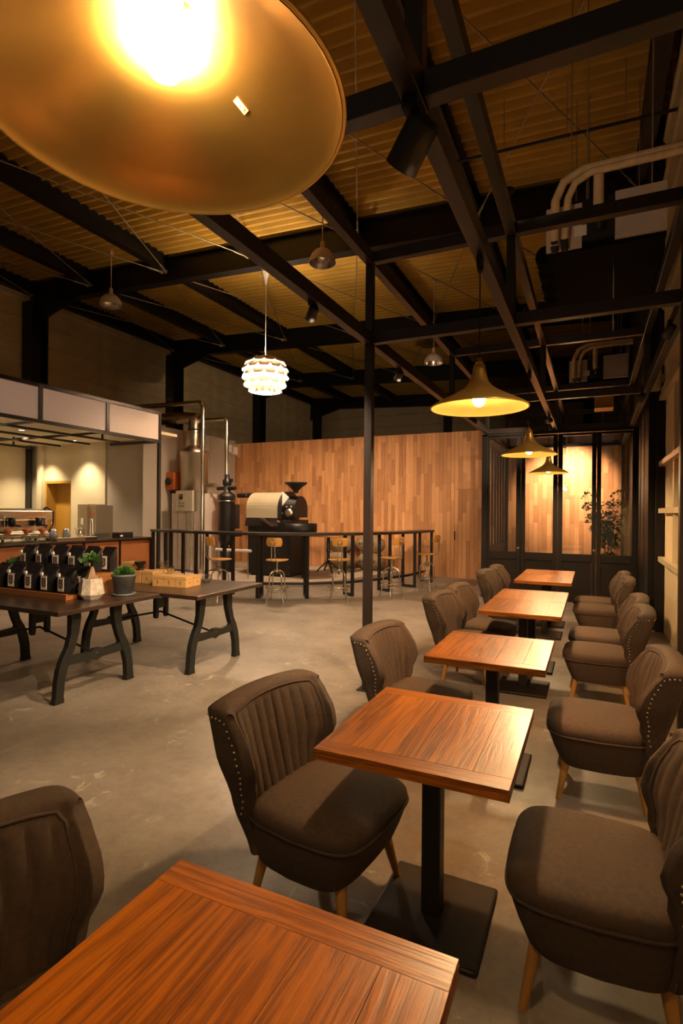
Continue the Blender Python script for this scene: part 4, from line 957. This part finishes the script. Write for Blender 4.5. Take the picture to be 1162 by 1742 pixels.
# ================================================================ DISPLAY TABLES
def leg_frame_mesh():
    out = {}
    def blade(pts, th=0.055):     # pts: (y,z,halfwidth)
        L = [(y-w_, z) for y, z, w_ in pts]; R = [(y+w_, z) for y, z, w_ in pts]
        return MB().prismx(L+R[::-1], -th/2, th/2)
    pts = [(0.215, 0.715, 0.05), (0.205, 0.64, 0.046), (0.215, 0.52, 0.038), (0.245, 0.42, 0.036), (0.285, 0.34, 0.042), (0.318, 0.26, 0.040), (0.340, 0.16, 0.036), (0.348, 0.05, 0.036), (0.350, 0.0, 0.045)]
    out['r'] = blade(pts); out['l'] = blade([(-y, z, w_) for y, z, w_ in pts][::1])
    out['c'] = MB().prismx([(-0.27, 0.40), (-0.22, 0.345), (-0.07, 0.335), (-0.03, 0.355), (0.03, 0.355), (0.07, 0.335), (0.22, 0.345), (0.27, 0.40), (0.30, 0.28), (0.20, 0.275), (0.05, 0.275), (0.0, 0.255), (-0.05, 0.275), (-0.20, 0.275), (-0.30, 0.28)], -0.02, 0.02)
    return out
def display_table(x0, x1, y0, y1, label, feet_x):
    cx_, cy_ = (x0+x1)/2, (y0+y1)/2
    root = empty('display_table', (cx_, cy_, 0), label, 'table', 'dark display tables with cast iron legs')
    MB().bb(x0-cx_, x1-cx_, y0-cy_, y1-cy_, 0.715, 0.75).build('tabletop', 'dtop', root, bevel=0.004)
    for fx in feet_x:
        d = leg_frame_mesh()
        for k in ('r', 'l'):
            o = d[k].build('leg', 'iron', root, bevel=0.006); o.location = (fx-cx_, 0, 0)
        o = d['c'].build('crossbar', 'iron', root); o.location = (fx-cx_, 0, 0)
        MB().ball((fx-cx_, 0, 0.31), 0.028).build('bolt', 'iron', root)
        MB().bb(fx-cx_-0.03, fx-cx_+0.03, -0.42, 0.42, 0.695, 0.715).build('top_rail', 'iron', root)
    mx = (feet_x[0]+feet_x[1])/2-cx_
    for dy in (-0.07, 0.07):
        b = MB().prismx([(dy-0.022, 0.42), (dy-0.012, 0.40), (dy+0.012, 0.40), (dy+0.022, 0.42), (dy+0.022, 0.70), (dy-0.022, 0.70)], mx-0.02, mx+0.02); b.build('tie_bracket', 'iron', root, bevel=0.004)
    MB().bb(mx-0.012, mx+0.012, -0.05, 0.05, 0.50, 0.60).build('bracket_web', 'iron', root)
    for fx in feet_x:
        MB().tube([(mx, 0.0, 0.46), (fx-cx_, 0.0, 0.31)], 0.010, 8).build('tie_rod', 'iron', root)
    return root
display_table(-5.35, -3.52, 2.68, 3.70, 'long dark display table nearer the camera, carrying the coffee bags', (-3.73, -5.12))
display_table(-5.05, -3.12, 3.73, 4.76, 'dark display table behind, carrying the cardboard boxes', (-3.34, -4.71))
# riser with two steps
ri = empty('display_riser', (-4.45, 3.38, 0.75), 'stepped wooden riser holding two rows of black coffee bags', 'riser')
MB().bb(-0.90, 0.53, -0.31, -0.02, 0.0, 0.035).build('lower_step', 'shelfw', ri, bevel=0.003)
MB().bb(-0.90, 0.53, -0.325, -0.31, 0.0, 0.05).build('front_lip', 'shelfw', ri, bevel=0.002)
MB().bb(-0.64, 0.50, 0.0, 0.30, 0.155, 0.18).build('upper_step', 'shelfw', ri, bevel=0.003)
for x in (-0.625, 0.485): MB().bb(x-0.015, x+0.015, 0.0, 0.30, 0.0, 0.155).build('side_board', 'shelfw', ri)
MB().bb(-0.61, 0.47, 0.28, 0.295, 0.0, 0.155).build('back_board', 'shelfw', ri)
def make_bag():
    root = empty('coffee_bag', (0, 0, 0), 'x', 'bag')
    rings = []
    for z, hx, hy, oy in ((0, 0.055, 0.036, 0), (0.02, 0.06, 0.040, 0), (0.09, 0.06, 0.042, 0), (0.135, 0.059, 0.034, 0.008), (0.175, 0.059, 0.014, 0.024), (0.20, 0.060, 0.004, 0.034)):
        rings.append([(-hx, -hy+oy, z), (0, -hy*1.12+oy, z), (hx, -hy+oy, z), (hx*0.92, oy, z), (hx, hy+oy, z), (0, hy+oy, z), (-hx, hy+oy, z), (-hx*0.92, oy, z)])
    MB().loft(rings, sm=False).build('pouch', 'bag', root)
    lb = MB().box((0, -0.0495, 0.075), (0.068, 0.002, 0.106)).build('label', 'card', root)
    MB().prismy([(-0.021, 0.112), (0.021, 0.112), (0.021, 0.052), (0.0, 0.038), (-0.021, 0.052)], -0.0525, -0.0508).build('shield', 'shield', lb)
    tx = MB()
    for k, (zz, ww) in enumerate(((0.100, 0.012), (0.093, 0.018), (0.078, 0.026), (0.066, 0.020), (0.058, 0.014))): tx.box((0, -0.0530, zz), (ww, 0.0006, 0.003))
    tag(tx.build('lettering', 'card', lb), kind='stuff')
    MB().box((-0.040, -0.040, 0.143), (0.026, 0.012, 0.024)).build('price_tag', 'card', root)
    MB().lathe([(0.001, 0), (0.006, 0), (0.006, 0.002), (0.001, 0.002)], (0.035, -0.042, 0.125), 8, True, Matrix.Rotation(PI/2, 4, 'X')).build('valve', 'chrome', root)
    return root
bg = make_bag(); ordn = ['leftmost', 'second from the left', 'middle', 'second from the right', 'rightmost']
nb = 0
for row, (yy, zz, xs) in enumerate(((3.17, 0.786, (-4.92, -4.71, -4.48, -4.27, -4.055)), (3.50, 0.931, (-5.03, -4.80, -4.57, -4.35, -4.14)))):
    for i, x in enumerate(xs):
        o = bg if nb == 0 else copy_tree(bg); nb += 1
        o.location = (x, yy, zz); o.rotation_euler = (0, 0, math.radians(-4+2*((i*7+row) % 4))); o.scale = (1.15, 1.15, 1.1)
        tag(o, 'black coffee bag with white label, %s of the %s row' % (ordn[i], ('lower front', 'upper back')[row]), 'bag', 'black coffee bags with labels at the front of each row')
hid = ('second bag standing behind the labelled front bag', )
for row, (yy, zz, xs) in enumerate(((3.28, 0.786, (-4.87, -4.66, -4.43, -4.22, -4.01)), (3.61, 0.931, (-4.97, -4.74, -4.51, -4.29, -4.07)))):
    for i, x in enumerate(xs):
        o = copy_tree(bg); o.location = (x, yy, zz); o.rotation_euler = (0, 0, math.radians(2)); o.scale = (1.15, 1.05, 1.13)
        tag(o, 'black coffee bag right behind the %s labelled bag, %s row' % (ordn[i], ('lower', 'upper')[row]), 'bag', 'black coffee bags behind the front bags')
# pots
def tuft(m, c, r, n, size, rnd, up=0.6, flat=0.6):
    for _ in range(n):
        t = rnd.uniform(0, 2*PI); ph = math.acos(rnd.uniform(-0.1, 1)); d = Vector((math.sin(ph)*math.cos(t), math.sin(ph)*math.sin(t), math.cos(ph)*flat)); p = Vector(c)+d*r*rnd.uniform(0.75, 1.05)
        dirn = (d+Vector((rnd.uniform(-.5, .5), rnd.uniform(-.5, .5), up))).normalized(); sd = dirn.cross(Vector((rnd.uniform(-1, 1), rnd.uniform(-1, 1), 0.3))).normalized(); L = size*rnd.uniform(0.7, 1.3)
        m.add([p, p+dirn*L*0.5+sd*L*0.28, p+dirn*L, p+dirn*L*0.5-sd*L*0.28], [(0, 1, 2, 3)], True)
rnd = random.Random(5)
pt = empty('potted_plant', (-3.82, 3.22, 0.75), 'white faceted stone pot with a thick-rooted little tree', 'plant'); pt.scale = (1.2, 1.2, 1.2)
MB().lathe([(0.001, 0.0), (0.055, 0.0), (0.085, 0.035), (0.082, 0.06), (0.068, 0.145), (0.060, 0.145), (0.060, 0.125), (0.001, 0.125)], (0, 0, 0), 8, False).build('pot', 'stone', pt)
m = MB(); m.tube([(0, 0, 0.12), (0.004, 0, 0.16), (0, 0.003, 0.20), (0.004, 0, 0.225)], 0.02, 10, True, [0.032, 0.028, 0.017, 0.008])
for k in range(5): t = k*1.256; m.tube([(0.045*math.cos(t), 0.045*math.sin(t), 0.125), (0.025*math.cos(t), 0.025*math.sin(t), 0.16), (0.008*math.cos(t), 0.008*math.sin(t), 0.20)], 0.007, 6)
m.build('trunk', 'bark', pt); m = MB(); tuft(m, (0, 0, 0.255), 0.035, 60, 0.055, rnd); tag(m.build('foliage', 'green', pt), kind='stuff')
pt = empty('potted_plant', (-3.75, 3.50, 0.75), 'grey metal pot of round green moss-like leaves on a saucer, right of the stone pot', 'plant')
MB().lathe([(0.001, 0.0), (0.095, 0.0), (0.105, 0.018), (0.095, 0.018), (0.001, 0.012)], (0, 0, 0), 28).build('saucer', 'zinc', pt)
MB().lathe([(0.001, 0.013), (0.075, 0.013), (0.100, 0.165), (0.106, 0.168), (0.106, 0.185), (0.094, 0.185), (0.092, 0.17), (0.001, 0.165)], (0, 0, 0), 32).build('pot', 'zinc', pt)
m = MB(); tuft(m, (0, 0, 0.18), 0.08, 500, 0.022, rnd, 0.8, 0.8); tuft(m, (0, 0, 0.17), 0.06, 300, 0.022, rnd, 0.8, 0.9); tag(m.build('foliage', 'green', pt), kind='stuff')
pt = empty('potted_plant', (-5.21, 3.50, 0.75), 'grey pot of moss-like green leaves behind the left end of the bag rows', 'plant')
MB().lathe([(0.001, 0.0), (0.075, 0.0), (0.118, 0.185), (0.124, 0.21), (0.108, 0.21), (0.105, 0.19), (0.001, 0.185)], (0, 0, 0), 32).build('pot', 'zinc', pt)
m = MB(); tuft(m, (0, 0, 0.19), 0.095, 500, 0.024, rnd, 0.8, 0.7); tag(m.build('foliage', 'green', pt), kind='stuff')
# kraft boxes
def kbox(x, y, z, w_, d_, h_, rz, lb):
    root = empty('cardboard_box', (x, y, z), lb, 'box', 'kraft cardboard boxes on the display table', rz=rz)
    MB().bb(-w_/2, w_/2, -d_/2, d_/2, 0, h_-0.03).build('body', 'kraft', root, bevel=0.001); MB().bb(-w_/2-0.001, w_/2+0.001, -d_/2-0.001, d_/2+0.001, h_-0.028, h_).build('lid', 'kraft', root, bevel=0.001)
    k = MB()
    for q in range(3): k.box((0, -d_/2-0.002, h_*0.30+q*0.012), (0.010+0.004*(q % 2), 0.001, 0.005))
    k.box((w_/2+0.002, 0, h_*0.4), (0.001, 0.02, 0.006))
    tag(k.build('printed_mark', 'ink', root), kind='stuff'); return root
kbox(-3.90, 4.12, 0.75, 0.125, 0.125, 0.105, 0.12, 'left front kraft box of the nearer row of boxes')
kbox(-3.77, 4.135, 0.75, 0.125, 0.125, 0.105, 0.12, 'middle front kraft box of the nearer row of boxes')
kbox(-3.64, 4.15, 0.75, 0.125, 0.125, 0.105, 0.12, 'right front kraft box at the corner of the nearer row')
kbox(-3.655, 4.28, 0.75, 0.125, 0.125, 0.105, 0.12, 'kraft box behind the right corner box of the nearer row')
kbox(-3.92, 4.25, 0.75, 0.255, 0.125, 0.105, 0.12, 'wide kraft box at the back of the nearer row')
kbox(-4.29, 4.22, 0.75, 0.145, 0.15, 0.125, 0.05, 'left kraft box of the group behind the grey pot')
kbox(-4.135, 4.23, 0.75, 0.145, 0.15, 0.125, 0.05, 'right kraft box of the group behind the grey pot')
kbox(-4.135, 4.395, 0.75, 0.145, 0.15, 0.125, 0.05, 'kraft box at the rear right of the group behind the grey pot')
kbox(-4.46, 4.27, 0.75, 0.15, 0.15, 0.20, 0.05, 'tall kraft box half hidden behind the bags and grey pot')
def dripper(x, y, z, m_, lb, s=1.0):
    root = empty('glass_dripper', (x, y, z), lb, 'coffee dripper', 'cone drippers on the display table')
    MB().lathe([(0.035*s, 0.0), (0.045*s, 0.003), (0.045*s, 0.008), (0.022*s, 0.012), (0.024*s, 0.022), (0.062*s, 0.085*s)], (0, 0, 0), 20).build('cone', m_, root)
    rb = MB()
    for k in range(12): t = 2*PI*k/12; rb.tube([(0.024*s*math.cos(t), 0.024*s*math.sin(t), 0.024), (0.058*s*math.cos(t+.4), 0.058*s*math.sin(t+.4), 0.082*s)], 0.002, 4)
    rb.build('rib', m_, root); M_ = MB().tube([(0.05*s, 0, 0.075*s), (0.085*s, 0, 0.06*s), (0.06*s, 0, 0.03*s), (0.03*s, 0, 0.03*s)], 0.004, 6).build('handle', m_, root)
dripper(-4.135, 4.395, 0.8755, 'glassware', 'clear glass dripper on the rear kraft boxes'); dripper(-4.29, 4.22, 0.8755, 'black', 'dark dripper on the box behind the grey pot')
dripper(-3.92, 4.25, 0.856, 'glassware', 'clear glass dripper on the nearer kraft boxes', 0.85)
root = empty('glass_jug', (-3.65, 4.50, 0.75), 'small clear glass jug right of the kraft boxes', 'jug')
MB().lathe([(0.001, 0.003), (0.035, 0.0), (0.048, 0.03), (0.045, 0.06), (0.03, 0.085), (0.034, 0.095)], (0, 0, 0), 24).build('body', 'glassware', root)
MB().tube([(0.03, 0, 0.085), (0.07, 0, 0.08), (0.07, 0, 0.03), (0.046, 0, 0.03)], 0.005, 6).build('handle', 'glassware', root)

# ================================================================ AIR CONDITIONERS AND PIPES
def ac(y, z, s, lb):
    root = empty('air_conditioner', (0.07, y, z), lb, 'air conditioner', 'suspended air conditioners above the frame')
    MB().bb(-0.50, -0.18, 0.0, 0.04, 0.0, 0.42).build('side_panel', 'acbox', root, bevel=0.004)
    MB().bb(-0.18, 0.10, 0.0, 0.05, 0.05, 0.44).build('bracket_panel', 'black', root)
    MB().bb(0.10, 0.52, 0.0, 0.04, 0.02, 0.46).build('end_panel', 'acbox', root, bevel=0.004)
    MB().bb(-0.50, 0.52, 0.04, 1.75, -0.02, 0.46).build('casing', 'acblack', root)
    MB().bb(-0.25, -0.14, -0.005, 0.0, 0.10, 0.20).build('rating_plate', 'card', root)
    for k in range(9):
        yy = 0.15+k*0.18; MB().lathe([(0.001, 0), (0.09, 0), (0.10, 0.06), (0.09, 0.12), (0.001, 0.12)], (0, 0, 0), 12, True, Matrix.Rotation(-PI/2, 4, 'X')).build('duct_rib', 'acblack', root).location = (-0.52, yy, 0.05+0.02*(k % 2))
    MB().tube([(-0.42, -0.06, 0.02), (-0.42, -0.10, 0.16), (-0.41, -0.12, 0.42), (-0.34, -0.12, 0.58), (-0.18, -0.12, 0.66), (0.75, -0.12, 0.66)], 0.04, 12).build('insulated_pipe', 'tape', root)
    MB().tube([(-0.33, -0.06, 0.02), (-0.32, -0.10, 0.20), (-0.30, -0.12, 0.42), (-0.24, -0.14, 0.54), (-0.10, -0.14, 0.61), (0.75, -0.14, 0.61)], 0.034, 12).build('insulated_pipe', 'tape', root)
    MB().tube([(-0.04, -0.08, 0.60), (-0.04, -0.08, 0.30), (-0.03, -0.04, 0.20)], 0.045, 12).build('drain_pipe', 'tape', root)
    for x, zz in ((-0.42, 0.02), (-0.33, 0.02), (-0.03, 0.16)): MB().tube([(x, -0.09, zz+0.04), (x, -0.05, zz-0.02), (x, 0.0, zz-0.01)], 0.035, 10).build('elbow', 'iron', root)
    for x in (-0.28, -0.14, 0.40):
        for yy in (0.02, 1.6): MB().tube([(x, yy, 0.44), (x, yy, zb(0)+0.5-z)], 0.007, 6).build('hanger_rod', 'rod', root)
    MB().tube([(0.10, 0.3, 0.0), (0.10, 0.3, -0.75)], 0.008, 6).build('drop_rod', 'chrome', root)
    return root
ac(5.60, 4.05, 1, 'near air conditioner with taped cream pipes at the upper right')
ac(11.45, 4.08, 1, 'far air conditioner with taped cream pipes above the glazed doors')
d = empty('duct_outlet', (0.18, 11.1, 3.46), 'warm wooden box hanging below the far air conditioner', 'duct')
MB().bb(-0.16, 0.16, -0.1, 0.3, 0, 0.46).build('box', 'kraft', d, bevel=0.004); MB().bb(-0.14, 0.14, -0.104, -0.1, 0.02, 0.05).build('edge_strip', 'leg', d)
cdt = empty('conduit_line', (-1.2, 7.0, 5.95), 'thin dark conduit with clamps under the roof at the upper right', 'conduit')
MB().tube([(-0.4, -0.3, -0.05), (2.0, -0.3, -0.12)], 0.018, 8).build('conduit', 'iron', cdt)
for x in (0.2, 0.9, 1.5): MB().tube([(x, -0.3, -0.08), (x, -0.3, 0.6)], 0.005, 6).build('hanger_rod', 'rod', cdt)
wbx = empty('wall_lamp_box', (0.80, 7.86, 3.06), 'beige box fixed high on the right wall edge', 'box')
MB().bb(-0.16, -0.03, -0.14, 0.02, 0.0, 0.30).build('housing', 'ctrl', wbx, bevel=0.03); MB().bb(-0.03, 0.035, -0.08, 0.0, 0.1, 0.2).build('bracket', 'ctrl', wbx)

# ================================================================ BACK ROOM: bulb and plant
bb_ = empty('bare_bulb', (-0.50, 11.6, 2.0), 'small bare bulb shining like a star behind the glass', 'lamp')
MB().ball((0, 0, 0), 0.028, 14, 10).build('glass', emit('star_bulb', (1.0, 0.75, 0.42), 260), bb_)
MB().lathe([(0.012, 0.02), (0.016, 0.03), (0.016, 0.08), (0.003, 0.09)], (0, 0, 0), 12).build('socket', 'brass', bb_); MB().tube([(0, 0, 0.085), (0, 0, ZU-2.0-0.05)], 0.0035, 6).build('cord', 'black', bb_)
pl = empty('shrub', (0.26, 11.2, 0), 'leafy green shrub in a planter behind the rightmost glass pane', 'plant')
MB().lathe([(0.001, 0), (0.14, 0), (0.18, 0.45), (0.185, 0.50), (0.165, 0.50), (0.16, 0.46), (0.001, 0.45)], (0, 0, 0), 24).build('planter', 'dkpaint', pl)
r = random.Random(11); tips = []
for k in range(9):
    t = r.uniform(0, 2*PI); a = r.uniform(0.10, 0.30); h = r.uniform(1.25, 1.85); top = Vector((a*math.cos(t)-0.10, a*math.sin(t), h))
    pts = [Vector((0.03*math.cos(t), 0.03*math.sin(t), 0.44)), Vector((0.3*a*math.cos(t), 0.3*a*math.sin(t), 0.44+(h-0.44)*0.5)), top]
    MB().tube(pts, 0.01, 6, True, [0.011, 0.008, 0.004]).build('stem', 'bark', pl)
    for q in range(5): s_ = 0.35+0.16*q; tips.append(pts[0].lerp(pts[1], s_) if q == 0 else pts[1].lerp(pts[2], (q-1)/3))
m = MB()
for p in tips: tuft(m, p, 0.13, 75, 0.045, r, 0.1, 0.8)
tag(m.build('foliage', 'dgreen', pl), kind='stuff')
